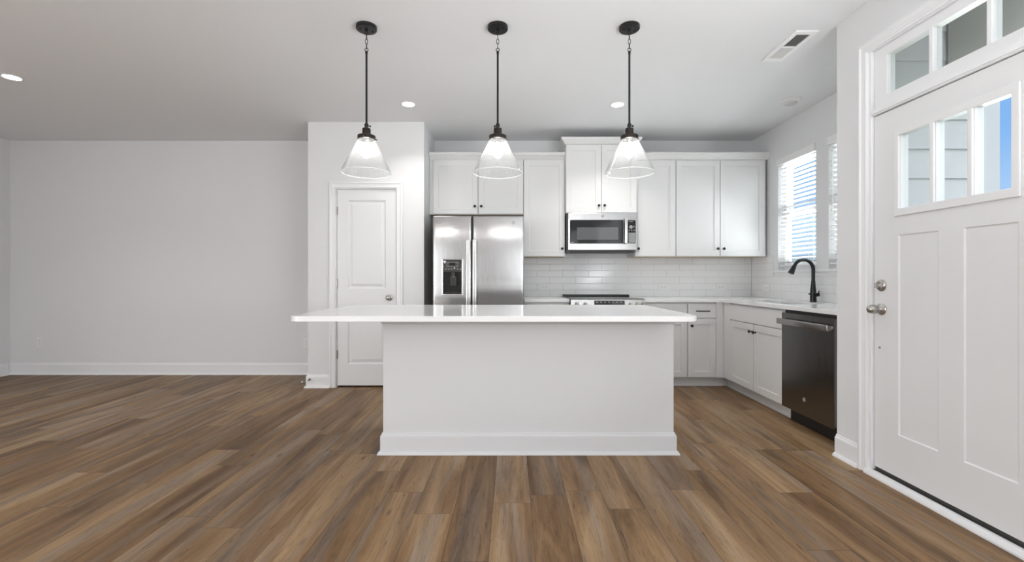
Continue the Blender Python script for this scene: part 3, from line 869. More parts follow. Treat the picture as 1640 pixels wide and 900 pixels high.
def carcass(parent, T, u0, u1, d0, d1, w0, w1, mat=None):
    m_ = MB(T); m_.box(u0, u1, d0, d1, w0, w1)
    return obj('carcass', m_, mat or M['cabinet'], parent)

# -- wall cabinets; front of doors at y = 194
UF = 194.0
g = 'white wall cabinets along the back wall'
def wall_cab(label, u0, u1, w0, w1, doors, front=UF, filler=None, underside=True):
    t = thing('wall_cabinet', label, 'cabinet', ((u0 + u1) / 2, BACK - 6.5, w0), g)
    carcass(t, FRONT, u0, u1, front + 0.76, BACK - 0.02, w0, w1)
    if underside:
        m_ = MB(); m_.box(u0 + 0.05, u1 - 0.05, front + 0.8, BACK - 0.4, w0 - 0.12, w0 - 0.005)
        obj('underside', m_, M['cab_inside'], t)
    for (a, b, z0, z1, kn) in doors: shaker(t, FRONT, a, b, z0, z1, front, kn)
    return t
wall_cab('short two-door white wall cabinet above the refrigerator', -35.7, 4.98, 72.1, 95.85,
         [(-34.0, -14.75, 72.3, 95.25, (-16.0, 75.4)), (-14.45, 4.8, 72.3, 95.25, (-13.2, 75.4))])
wall_cab('narrow single-door white wall cabinet between refrigerator and microwave', 5.0, 22.9, 53.9, 95.85,
         [(5.15, 22.75, 54.0, 95.25, (21.6, 57.2))])
CF = 191.0
wall_cab('raised two-door white wall cabinet with crown directly above the microwave', 22.92, 53.08, 72.3, 101.7,
         [(23.1, 37.9, 72.4, 101.1, (36.8, 75.3)), (38.1, 52.9, 72.4, 101.1, (39.2, 75.3))], CF, underside=False)
wall_cab('single-door white wall cabinet just right of the microwave', 53.1, 70.75, 53.9, 95.85,
         [(53.25, 70.6, 54.0, 95.25, (54.4, 57.2))])
wall_cab('tall two-door white wall cabinet at right end beside the kitchen window', 70.77, 109.9, 53.9, 95.85,
         [(70.95, 89.75, 54.0, 95.25, (88.6, 57.2)), (90.0, 109.0, 54.0, 95.25, (91.2, 57.2))])
# crown mouldings
CR = [(0, 0.0), (0.25, 0.0), (0.45, 0.25), (0.75, 0.75), (1.3, 1.35), (1.75, 1.75), (1.85, 2.15), (2.0, 2.2), (2.0, 2.75), (0, 2.75)]
def crown(label, path, z):
    m_ = MB(); m_.sweep([(o, z + h_) for o, h_ in CR], path)
    return tag(obj('crown_moulding', m_, M['cabinet']), label, 'moulding', 'crown mouldings on the wall cabinets')
crown('long white crown moulding over the two left wall cabinets', [(22.9, UF + 0.7), (-35.7, UF + 0.7)], 95.8)
CRC = 'white crown moulding with mitred returns on the raised cabinet over the microwave'
m_ = MB(); m_.sweep([(o, 101.45 + h_) for o, h_ in CR], [(53.08, BACK - 0.05), (53.08, CF + 0.7), (22.92, CF + 0.7), (22.92, BACK - 0.05)])
tag(obj('crown_moulding', m_, M['cabinet']), CRC, 'moulding', 'crown mouldings on the wall cabinets')
crown('long white crown moulding over the right wall cabinets ending by the window', [(110.85, UF + 0.7), (53.1, UF + 0.7)], 95.8)

# -- base cabinets on the back wall; door fronts at y = 183
BF = 183.0
gb = 'white base cabinets along the kitchen walls'
def toe(parent, T, u0, u1, d, w=4.0):
    m_ = MB(T); m_.box(u0, u1, d, d + 0.6, 0.0, w)
    m_.prism([(d, 0), (d - 0.45, 0), (d - 0.42, 0.5), (d - 0.2, 0.75), (d, 0.8)], 'yz', u0, u1)
    return obj('toe_kick', m_, M['cabinet'], parent)
def pull(parent, u, d, w, L_=5.6):
    m_ = MB()
    m_.tube([(u - L_ / 2, d - 1.1, w), (u - L_ / 4, d - 1.25, w), (u, d - 1.3, w), (u + L_ / 4, d - 1.25, w), (u + L_ / 2, d - 1.1, w)], 0.2, 10)
    for s in (-1, 1): m_.tube([(u + s * 1.9, d, w), (u + s * 1.9, d - 1.2, w)], 0.16, 8)
    return obj('pull', m_, M['black'], parent, smooth=True)
def base_cab(label, u0, u1, filler_r=None):
    t = thing('base_cabinet', label, 'cabinet', ((u0 + u1) / 2, BACK - 12, 0), gb)
    carcass(t, FRONT, u0, u1, BF + 0.76, BACK - 0.02, 4.0, 34.74)
    return t
t = base_cab('white base cabinet left of the range, mostly hidden behind the island', 5.0, 23.35)
dr = drawer(t, FRONT, 5.2, 23.15, 28.3, 34.2, BF); pull(dr, 14.2, BF, 31.2)
shaker(t, FRONT, 5.2, 23.15, 4.2, 28.0, BF, (22.0, 25.2)); toe(t, FRONT, 5.0, 23.35, BF + 3)
t = base_cab('white base cabinet right of the range, half hidden behind the island', 53.65, 71.4)
dr = drawer(t, FRONT, 53.8, 71.25, 28.3, 34.2, BF); pull(dr, 62.5, BF, 31.2)
shaker(t, FRONT, 53.8, 71.25, 4.2, 28.0, BF, (55.0, 25.2)); toe(t, FRONT, 53.65, 71.4, BF + 3)
t = base_cab('white corner base cabinet with a drawer pull and round black knob', 71.42, 86.8)
dr = drawer(t, FRONT, 71.7, 82.95, 28.3, 34.2, BF); pull(dr, 77.3, BF, 31.2)
shaker(t, FRONT, 71.7, 82.95, 4.2, 28.0, BF, (73.0, 25.2))
mb = MB(); mb.box(83.1, 86.8, BF + 0.2, BF + 0.75, 4.0, 34.74); obj('corner_filler', mb, M['cabinet'], t)
toe(t, FRONT, 71.42, 86.8, BF + 3)
# -- sink base on the window wall, door fronts at x = 86.1, u = -y
SFX = 86.1
t = thing('sink_cabinet', 'white two-door sink cabinet under the kitchen window', 'cabinet', (98, 162, 0), gb)
mb = MB(SIDE)
mb.box(-181.0, -180.4, SFX + 0.76, XK - 0.4, 4.0, 34.74); mb.box(-142.6, -142.0, SFX + 0.76, XK - 0.4, 4.0, 34.74)
mb.box(-180.4, -142.6, SFX + 0.76, XK - 0.4, 4.0, 4.6); mb.box(-180.4, -142.6, XK - 0.9, XK - 0.4, 4.6, 34.74)
mb.box(-180.4, -142.6, SFX + 0.76, SFX + 1.4, 4.6, 34.74)
obj('carcass', mb, M['cabinet'], t)
mb = MB(SIDE); mb.box(-182.9, -177.8, SFX + 0.2, SFX + 0.75, 4.0, 34.74); obj('corner_filler', mb, M['cabinet'], t)
drawer(t, SIDE, -177.6, -142.9, 28.3, 34.2, SFX)
shaker(t, SIDE, -177.6, -160.4, 4.2, 28.0, SFX, (-161.7, 25.3), '-x')
shaker(t, SIDE, -160.1, -142.9, 4.2, 28.0, SFX, (-158.9, 25.3), '-x')
tk = MB(SIDE); tk.box(-186.0, -142.0, SFX + 2.9, SFX + 3.5, 0.0, 4.0)
tk.prism([(SFX + 2.9, 0), (SFX + 2.45, 0), (SFX + 2.48, 0.5), (SFX + 2.7, 0.75), (SFX + 2.9, 0.8)], 'yz', -186.0, -142.0)
tk.box(-186.6, -186.0, 86.81, SFX + 3.5, 0.0, 4.0)
obj('toe_kick', tk, M['cabinet'], t)

# ------------------------------------------------------------------ worktops
ZC0, ZC1 = 34.76, 36.0
CE = 182.0; CEX = 85.3
mb = MB(); mb.box(5.0, 23.45, CE, BACK - 0.31, ZC0, ZC1, 0.08)
tag(obj('countertop', mb, M['quartz']), 'short white quartz countertop between refrigerator and range', 'countertop')
SK = (90.5, 105.0, 146.5, 175.5)       # sink cut-out x0 x1 y0 y1
mb = MB()
us = [53.55, CEX, SK[0], SK[1], XK - 0.31]; vs = [JOG + 0.02, SK[2], SK[3], CE, BACK - 0.31]
def inside(x, y):
    if SK[0] < x < SK[1] and SK[2] < y < SK[3]: return False
    return y > CE or x > CEX
gr = {}
def GV(x, y, z):
    k = (x, y, z)
    if k not in gr: gr[k] = mb.bm.verts.new(k)
    return gr[k]
cells = [(i, j) for i in range(4) for j in range(4) if inside((us[i] + us[i + 1]) / 2, (vs[j] + vs[j + 1]) / 2)]
cs = set(cells)
for i, j in cells:
    a, b, c, d = us[i], us[i + 1], vs[j], vs[j + 1]
    mb.bm.faces.new([GV(a, c, ZC1), GV(b, c, ZC1), GV(b, d, ZC1), GV(a, d, ZC1)])
    mb.bm.faces.new([GV(a, d, ZC0), GV(b, d, ZC0), GV(b, c, ZC0), GV(a, c, ZC0)])
    for di, dj, p, q in ((0, -1, (a, c), (b, c)), (1, 0, (b, c), (b, d)), (0, 1, (b, d), (a, d)), (-1, 0, (a, d), (a, c))):
        if (i + di, j + dj) not in cs:
            mb.bm.faces.new([GV(*p, ZC0), GV(*q, ZC0), GV(*q, ZC1), GV(*p, ZC1)])
tag(obj('countertop', mb, M['quartz'], bevel=0.08), 'white quartz corner countertop running from the range past the sink', 'countertop')

# sink
sk = thing('kitchen_sink', 'undermount sink basin set in the countertop below the black faucet', 'sink', (97.7, 161, 27))
mb = MB(); x0, x1, y0, y1 = SK[0] - 0.3, SK[1] + 0.3, SK[2] - 0.3, SK[3] + 0.3
mb.box(x0, x0 + 0.2, y0, y1, 27, ZC0 - 0.01); mb.box(x1 - 0.2, x1, y0, y1, 27, ZC0 - 0.01)
mb.box(x0 + 0.2, x1 - 0.2, y0, y0 + 0.2, 27, ZC0 - 0.01); mb.box(x0 + 0.2, x1 - 0.2, y1 - 0.2, y1, 27, ZC0 - 0.01)
mb.box(x0 + 0.2, x1 - 0.2, y0 + 0.2, y1 - 0.2, 27, 27.25)
obj('basin', mb, M['steelrim'], sk)
mb = MB(); mb.lathe([(0, 0), (1.7, 0), (1.8, 0.08), (1.3, 0.14), (0, 0.1)], (97.7, 161, 27.25), 'z', 28); obj('drain', mb, M['nickel'], sk, smooth=True)

# faucet
fx, fy = 107.2, 160.0
fa = thing('kitchen_faucet', 'matte black gooseneck pull-down faucet behind the sink', 'faucet', (fx, fy, 36.0))
mb = MB(); mb.lathe([(0, 0), (1.12, 0), (1.12, 0.15), (1.02, 0.25), (1.0, 2.2), (0.92, 4.2), (0.72, 6.2), (0.62, 7.6), (0, 7.6)], (fx, fy, 36.0), 'z', 32)
obj('body', mb, M['faucet'], fa, smooth=True)
mb = MB(); pts = [(fx, fy, 43.4), (fx, fy, 47.0)]
R = 3.45; zc = 47.6
for k in range(0, 19):
    a = math.radians(158) * k / 18
    pts.append((fx - R + R * math.cos(a), fy + 0.0, zc + R * math.sin(a)))
obj('spout', mb.tube(pts, 0.58, 18), M['faucet'], fa, smooth=True)
pe = Vector(pts[-1]); dr_ = (Vector(pts[-1]) - Vector(pts[-2])).normalized()
mb = MB(); mb.tube([tuple(pe - dr_ * 0.05), tuple(pe + dr_ * 0.2), tuple(pe + dr_ * 1.4), tuple(pe + dr_ * 2.9), tuple(pe + dr_ * 3.0)], [0.62, 0.68, 0.82, 1.0, 0.9], 22)
obj('spray_head', mb, M['faucet'], fa, smooth=True)
mb = MB(); mb.tube([(fx, fy - 0.5, 38.7), (fx + 0.05, fy - 1.8, 38.7), (fx + 0.1, fy - 2.1, 38.7), (fx + 0.1, fy - 2.5, 38.7), (fx + 0.1, fy - 2.65, 38.7)], [0.62, 0.62, 0.7, 0.62, 0.3], 18)
mb.tube([(fx - 1.0, fy - 0.1, 38.85), (fx - 1.7, fy - 0.15, 38.9)], [0.2, 0.24], 10)
mb.tube([(fx + 0.1, fy - 2.3, 38.9), (fx + 0.5, fy - 2.5, 40.1)], [0.22, 0.16], 10)
obj('handle', mb, M['faucet'], fa, smooth=True)

# ------------------------------------------------------------------ emblem: a round badge with a ring and two-letter monogram
def badge(parent, T, u, d, w, r):
    m_ = MB(); c = T(u, d, w); axis = '-y' if T is FRONT else '-x'
    m_.lathe([(0, 0), (r, 0), (r, 0.03), (r * 0.93, 0.06), (0, 0.06)], c, axis, 28)
    b = obj('emblem', m_, M['badge'], parent, smooth=False)
    m_ = MB(); c2 = Vector(c) + (Vector((0, -0.07, 0)) if T is FRONT else Vector((-0.07, 0, 0)))
    m_.ring(c2, r * 0.84, r * 0.06, 'y' if T is FRONT else 'x', 28, 6)
    obj('emblem_ring', m_, M['print'], b)
    text('monogram', 'GE', r * 0.95, lambda a, b_, c_: T(u + a, d - 0.08 + b_, w + c_), M['print'], b)
    return b
M['badge'] = principled('emblem_grey', (0.30, 0.30, 0.31), 0.35, 0.8)

# ------------------------------------------------------------------ refrigerator (side by side)
FF = 174.5
fr = thing('refrigerator', 'stainless steel side-by-side refrigerator with ice and water dispenser', 'refrigerator', (-13, 190, 0))
mb = MB(); mb.box(-30.6, 4.4, FF + 3.0, 205.5, 1.5, 68.9, 0.2); obj('case', mb, M['case'], fr)
mb = MB(); mb.box(-30.4, 4.2, FF + 1.2, FF + 3.0, 0.6, 3.0); mb.box(-29, -27, FF + 4, 204, 0, 1.5); mb.box(1, 3, FF + 4, 204, 0, 1.5)
obj('base_grille', mb, M['void'], fr)
def curved_door(u0, u1, w0, w1, hole=None):
    """Door skin gently bowed, rolled at its vertical sides; hole cut for the dispenser."""
    m_ = MB()
    prof = []
    n = 24; r = 0.55; bow = 0.18
    mid = (u0 + u1) / 2; half = (u1 - u0) / 2
    xs = [u0 + r - r * math.cos(a) for a in [PI / 2 * k / 5 for k in range(6)]]
    xs += [u0 + r + (u1 - u0 - 2 * r) * k / n for k in range(1, n)]
    xs += [u1 - r + r * math.sin(a) for a in [PI / 2 * k / 5 for k in range(6)]]
    if hole: xs = sorted(set([x for x in xs if min(abs(x - hole[0]), abs(x - hole[1])) > 0.15] + [hole[0], hole[1]]))
    def dep(x):
        d = bow * ((x - mid) / half) ** 2
        if x < u0 + r: d += r - math.sqrt(max(0, r * r - (u0 + r - x) ** 2))
        if x > u1 - r: d += r - math.sqrt(max(0, r * r - (x - u1 + r) ** 2))
        return FF + d
    zs = [(w0, 0.5), (w0 + 0.12, 0.15), (w0 + 0.4, 0.0)] + ([(hole[2], 0), (hole[3], 0)] if hole else []) + [(w1 - 0.6, 0.0), (w1 - 0.3, 0.06), (w1 - 0.1, 0.2), (w1, 0.5)]
    back = FF + 2.8
    grid = [[m_.v((x, min(dep(x) + dd, back), z)) for x in xs] for z, dd in zs]
    for j in range(len(zs) - 1):
        for i in range(len(xs) - 1):
            if hole and hole[0] - 1e-6 <= xs[i] and xs[i + 1] <= hole[1] + 1e-6 and abs(zs[j][0] - hole[2]) < 1e-6: continue
            m_.bm.faces.new([grid[j][i], grid[j][i + 1], grid[j + 1][i + 1], grid[j + 1][i]])
    B = [[m_.v((x, back, z)) for x in (u0, u1)] for z in (w0, w1)]
    m_.bm.faces.new([B[0][0], B[1][0], B[1][1], B[0][1]])
    m_.bm.faces.new([r_[0] for r_ in grid] + [B[1][0], B[0][0]])
    m_.bm.faces.new([r_[-1] for r_ in grid][::-1] + [B[0][1], B[1][1]])
    m_.bm.faces.new(grid[0][::-1] + [B[0][0], B[0][1]]); m_.bm.faces.new(grid[-1] + [B[1][1], B[1][0]])
    return m_
mb = curved_door(-30.75, -15.8, 3.2, 68.75, (-27.2, -19.1, 38.0, 51.8))
fd = obj('freezer_door', mb, M['steel'], fr, smooth=True)
mb = curved_door(-15.2, 4.6, 3.2, 68.75)
rd = obj('fresh_food_door', mb, M['steel'], fr, smooth=True)
mb = MB(); mb.box(-15.75, -15.25, FF + 0.9, FF + 2.9, 3.2, 68.6); obj('gasket', mb, M['void'], fr)
for u, dd in ((-16.95, fd), (-14.45, rd)):
    mb = MB(); mb.box(u - 0.75, u + 0.75, FF - 1.9, FF - 1.0, 14.0, 59.4, 0.25, 3)
    mb.box(u - 0.6, u + 0.6, FF - 1.1, FF + 0.3, 57.0, 59.0, 0.1); mb.box(u - 0.6, u + 0.6, FF - 1.1, FF + 0.3, 14.4, 16.4, 0.1)
    obj('handle', mb, M['steel_v'], dd, smooth=True)
badge(rd, FRONT, 0.5, FF + 0.10, 66.0, 0.75)
# dispenser
dp = MB(); dp.panel(-27.35, -18.95, 37.7, 52.0, FF - 0.25, 0.45, [], [(-26.8, -19.5, 38.35, 51.6)])
dsp = obj('dispenser_frame', dp, M['steel_v'], fd, bevel=0.15)
mb = MB(); mb.box(-26.78, -19.52, FF - 0.12, FF + 1.5, 47.0, 51.58, 0.08); cp = obj('control_panel', mb, M['panelgrey'], dsp)
mb = MB()
mb.box(-26.78, -19.52, FF + 2.3, FF + 2.5, 38.4, 46.98)
mb.box(-26.78, -26.6, FF - 0.1, FF + 2.3, 38.4, 46.98); mb.box(-19.7, -19.52, FF - 0.1, FF + 2.3, 38.4, 46.98)
mb.box(-26.6, -19.7, FF - 0.1, FF + 2.3, 38.4, 38.7)
obj('recess', mb, M['glossblack'], dsp)
mb = MB(); mb.box(-26.3, -19.9, FF - 0.15, FF + 1.9, 38.71, 38.95); obj('drip_tray', mb, M['panelgrey'], dsp)
mb = MB(); mb.box(-24.1, -21.6, FF + 0.7, FF + 1.1, 41.6, 45.4, 0.1); mb.box(-23.6, -22.2, FF + 0.5, FF + 1.4, 45.3, 46.99)
obj('paddle', mb, M['panelgrey'], dsp)
mb = MB(); mb.tube([(-22.85, FF + 0.9, 47.0), (-22.85, FF + 0.9, 45.0)], [0.4, 0.25], 12); obj('spout', mb, M['nickel'], dsp, smooth=True)
pf = FF - 0.13
mb = MB(); mb.box(-24.2, -22.1, pf - 0.01, pf + 0.005, 49.6, 50.4); obj('display', mb, M['glossblack'], cp)
def icon(parent, a, b, d, z0, z1):
    m_ = MB(); m_.box(a, b, d - 0.012, d, z0, z1); obj('icon', m_, M['print'], parent)
mb = MB(); mb.panel(-25.3, -20.9, 48.9, 50.7, pf - 0.012, 0.012, [], [(-25.22, -20.98, 48.98, 50.62)]); obj('display_border', mb, M['print'], cp)
for k in range(6): icon(cp, -26.0 + 1.15 * k, -25.5 + 1.15 * k, pf, 47.95 + (0.1 if k == 3 else 0), 48.15 + (0.5 if k == 3 else 0))
for z_ in (49.3, 50.2):
    icon(cp, -24.75, -24.55, pf, z_, z_ + 0.14); icon(cp, -21.55, -21.35, pf, z_, z_ + 0.14)
mb = MB(); mb.prism([(-26.6, 51.25), (-26.6, 50.75), (-26.2, 50.4), (-26.2, 50.1), (-26.0, 50.1), (-26.0, 50.4), (-25.6, 50.75), (-25.6, 51.25)], 'xz', pf - 0.014, pf); obj('sticker', mb, M['sticker'], cp)

# ------------------------------------------------------------------ microwave
MF = 190.5
mw = thing('microwave', 'stainless over-the-range microwave with dark glass door below the raised cabinet', 'microwave', (38, 199, 56))
mb = MB(); mb.box(23.3, 52.7, MF + 1.4, BACK - 0.35, 55.9, 72.2, 0.1); obj('body', mb, M['case'], mw)
for a in (25, 45):
    mb = MB(); mb.box(a, a + 6, MF + 4, MF + 9, 55.75, 55.9); obj('vent_filter', mb, M['nickel'], mw)
mb = MB(); mb.box(24.5, 51.5, MF + 0.4, MF + 2.4, 55.4, 55.9); obj('bottom_lip', mb, M['void'], mw)
mb = MB(); mb.panel(23.85, 52.85, 56.5, 72.15, MF, 1.4, [(24.6, 47.3, 59.2, 69.15, [(0.02, 0.12)]), (49.05, 52.4, 59.3, 69.0, [(0.02, 0.12)])])
mdoor = obj('door', mb, M['steel_h'], mw, bevel=0.08)
mb = MB(); mb.panel(24.65, 47.25, 59.25, 69.1, MF + 0.04, 0.07, [(27.5, 45.1, 60.8, 66.1, [(0.03, 0.03)])]); obj('door_glass', mb, M['glossblack'], mdoor)
mb = MB(); mb.box(27.55, 45.05, MF + 0.055, MF + 0.068, 60.85, 66.05); obj('viewing_window', mb, M['greyglass'], mdoor)
mb = MB(); mb.box(47.45, 48.75, MF - 1.7, MF - 0.9, 59.0, 69.8, 0.22, 3); mb.box(47.7, 48.5, MF - 1.0, MF + 0.05, 59.4, 60.6); mb.box(47.7, 48.5, MF - 1.0, MF + 0.05, 68.2, 69.4)
obj('handle', mb, M['steel_v'], mdoor, smooth=True)
mb = MB(); mb.box(49.08, 52.37, MF + 0.03, MF + 0.11, 59.33, 68.97); kp = obj('control_panel', mb, M['glossblack'], mw)
mb = MB(); mb.ring((50.4, MF, 66.2), 0.68, 0.09, 'y', 28, 8); mb.lathe([(0, 0), (0.6, 0), (0.55, 0.3), (0, 0.32)], (50.4, MF + 0.03, 66.2), '-y', 24); obj('dial', mb, M['nickel'], kp, smooth=True)
for a in (49.5, 50.5, 51.5):
    for z_ in (64.5, 64.95): icon(kp, a, a + 0.5, MF + 0.028, z_, z_ + 0.14)
icon(kp, 51.4, 51.9, MF + 0.028, 66.5, 66.65); icon(kp, 51.4, 51.9, MF + 0.028, 66.0, 66.15); icon(kp, 49.5, 51.2, MF + 0.028, 68.45, 68.6)
mb = MB(); mb.box(49.4, 52.2, MF + 0.01, MF + 0.03, 59.5, 63.8); obj('keypad', mb, M['keypad'], kp)
mb = MB(); mb.box(24.9, 26.2, MF + 0.025, MF + 0.04, 59.6, 59.75); obj('lettering', mb, M['print'], mdoor)
badge(mdoor, FRONT, 38.4, MF, 70.85, 0.6)

# ------------------------------------------------------------------ range (slide in), front hidden behind the island
ra = thing('range', 'stainless slide-in range with front controls, glimpsed behind the island top', 'range', (38.5, 194, 0))
mb = MB(); mb.box(23.6, 53.4, 183.5, BACK - 0.4, 3.0, 36.0); mb.box(25, 52, 186, 204, 0, 3.0); obj('body', mb, M['case'], ra)
mb = MB(); mb.box(23.52, 53.48, 182.6, 205.6, 36.02, 36.35, 0.06); obj('cooktop', mb, M['glossblack'], ra)
mb = MB(); mb.box(23.4, 53.6, 205.4, 207.4, 36.0, 37.05, 0.1); obj('rear_vent_trim', mb, M['void'], ra)
mb = MB(); mb.prism([(183.4, 36.36), (182.2, 36.36), (180.6, 35.9), (179.9, 32.3), (183.4, 32.3)], 'yz', 23.52, 53.48); pn = obj('control_panel', mb, M['steel_h'], ra, bevel=0.06)
mb = MB(); mb.prism([(183.4, 36.3), (180.5, 35.85), (179.8, 32.3), (183.4, 32.3)], 'yz', 23.3, 23.51); obj('end_cap', mb, M['void'], pn)
mb = MB(); mb.prism([(180.47, 35.55), (180.42, 35.55), (179.95, 33.1), (180.0, 33.1)], 'yz', 33.0, 45.2); dspl = obj('display', mb, M['glossblack'], pn)
for k in range(7):
    mb = MB(); mb.box(33.8 + k * 1.6, 34.5 + k * 1.6, 180.25, 180.36, 34.75, 34.95); obj('icon', mb, M['print'], dspl)
for u in (26.0, 29.4, 47.6, 50.2, 52.6):
    mb = MB(); mb.lathe([(0, -0.2), (0.85, -0.2), (0.85, 0.2), (0.7, 0.3), (0.62, 1.2), (0.5, 1.3), (0, 1.3)], (u, 180.2, 34.2), '-y', 24); obj('knob', mb, M['nickel'], pn, smooth=True)
mb = MB(); mb.panel(23.9, 53.1, 10.0, 31.8, 181.0, 2.4, [(27, 50, 14, 26, [(0.05, 0.1)])]); od = obj('oven_door', mb, M['steel'], ra, bevel=0.1)
mb = MB(); mb.tube([(25.5, 178.6, 29.5), (51.5, 178.6, 29.5)], 0.45, 14); mb.tube([(26.5, 178.6, 29.5), (26.5, 181.1, 29.5)], 0.35, 10); mb.tube([(50.5, 178.6, 29.5), (50.5, 181.1, 29.5)], 0.35, 10); obj('handle', mb, M['steel_v'], od, smooth=True)
mb = MB(); mb.panel(23.9, 53.1, 3.4, 9.7, 181.2, 2.2); obj('drawer', mb, M['steel'], ra, bevel=0.1)

# ------------------------------------------------------------------ dishwasher
DX = 85.4
dw = thing('dishwasher', 'dark stainless dishwasher beside the sink cabinet at the wall corner', 'dishwasher', (97, 131, 0))
mb = MB(SIDE); mb.box(-141.9, -118.7, DX + 3.4, XK - 0.5, 3.6, 34.7); mb.box(-141.5, -119, DX + 3.6, XK - 2, 0, 3.6); obj('tub', mb, M['void'], dw)
mb = MB(SIDE); mb.panel(-142.4, -119.1, 4.3, 33.7, DX, 1.3); dd = obj('door', mb, M['darksteel'], dw, bevel=0.12)
mb = MB(SIDE); mb.box(-141.9, -119.2, DX + 0.9, DX + 3.4, 33.72, 34.6); obj('gap_strip', mb, M['void'], dw)  # black strip fills the gap above the door, standing in for its shade
mb = MB(SIDE); mb.box(-141.9, -113.2, DX + 2.6, DX + 3.4, 0.0, 4.2); obj('toe_panel', mb, M['void'], dw)
mb = MB(SIDE); mb.box(-142.3, -119.4, DX - 1.8, DX - 1.0, 30.2, 32.0, 0.25, 3)
mb.box(-142.0, -140.7, DX - 1.2, DX + 0.05, 30.5, 31.75, 0.1); mb.box(-121.0, -119.7, DX - 1.2, DX + 0.05, 30.5, 31.75, 0.1)
obj('handle', mb, M['darksteel_bar'], dd, smooth=True)
badge(dd, SIDE, -131.4, DX, 9.0, 0.62)

# end panel between dishwasher and the wall corner
mb = MB(); mb.box(SFX + 0.9, XK - 0.4, JOG + 0.02, 117.9, 4.25, 34.74)
tag(obj('end_panel', mb, M['cabinet']), 'white filler panel between the dishwasher and the wall corner', 'panel')

# ------------------------------------------------------------------ island
il = thing('kitchen_island', 'white painted kitchen island base with baseboard in the middle of the room', 'island', (4.1, 127, 0))
ix0, ix1, iy0, iy1 = -32.7, 41.0, 114.1, 141.5
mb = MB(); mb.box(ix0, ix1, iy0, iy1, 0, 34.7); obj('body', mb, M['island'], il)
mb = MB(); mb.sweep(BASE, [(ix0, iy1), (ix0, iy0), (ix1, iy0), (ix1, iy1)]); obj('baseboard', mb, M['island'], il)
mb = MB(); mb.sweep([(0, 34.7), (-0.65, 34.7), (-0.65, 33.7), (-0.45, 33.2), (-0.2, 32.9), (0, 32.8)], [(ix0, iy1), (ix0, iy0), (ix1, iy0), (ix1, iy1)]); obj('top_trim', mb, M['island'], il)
for k, (a, b) in enumerate(((-32.4, -8.2), (-8.0, 16.2), (16.4, 40.7))):
    # doors on the working side of the island
    T_ = lambda u, d, w: (-u, 283.0 - d, w)
    m2 = MB(T_); m2.panel(-b, -a, 4.5, 32.3, 283.0 - iy1 - 0.75, 0.74, [(-b + 2.3, -a - 2.3, 6.8, 30.0, SHAKER)]); obj('door', m2, M['cabinet'], il, bevel=0.04)
def rounded(x0, x1, y0, y1, r, n=10):
    p = []
    for cx_, cy_, a0 in ((x1 - r, y1 - r, 0), (x0 + r, y1 - r, PI / 2), (x0 + r, y0 + r, PI), (x1 - r, y0 + r, 1.5 * PI)):
        for k in range(n + 1):
            a = a0 + PI / 2 * k / n
            p.append((cx_ + r * math.cos(a), cy_ + r * math.sin(a)))
    return p
mb = MB(); mb.prism(rounded(-50.6, 42.2, 100.4, 143.2, 3.0), 'xy', 34.72, 36.0)
tag(obj('island_countertop', mb, M['quartz'], bevel=0.1, smooth=True), 'large white quartz slab with rounded corners on the island', 'countertop')

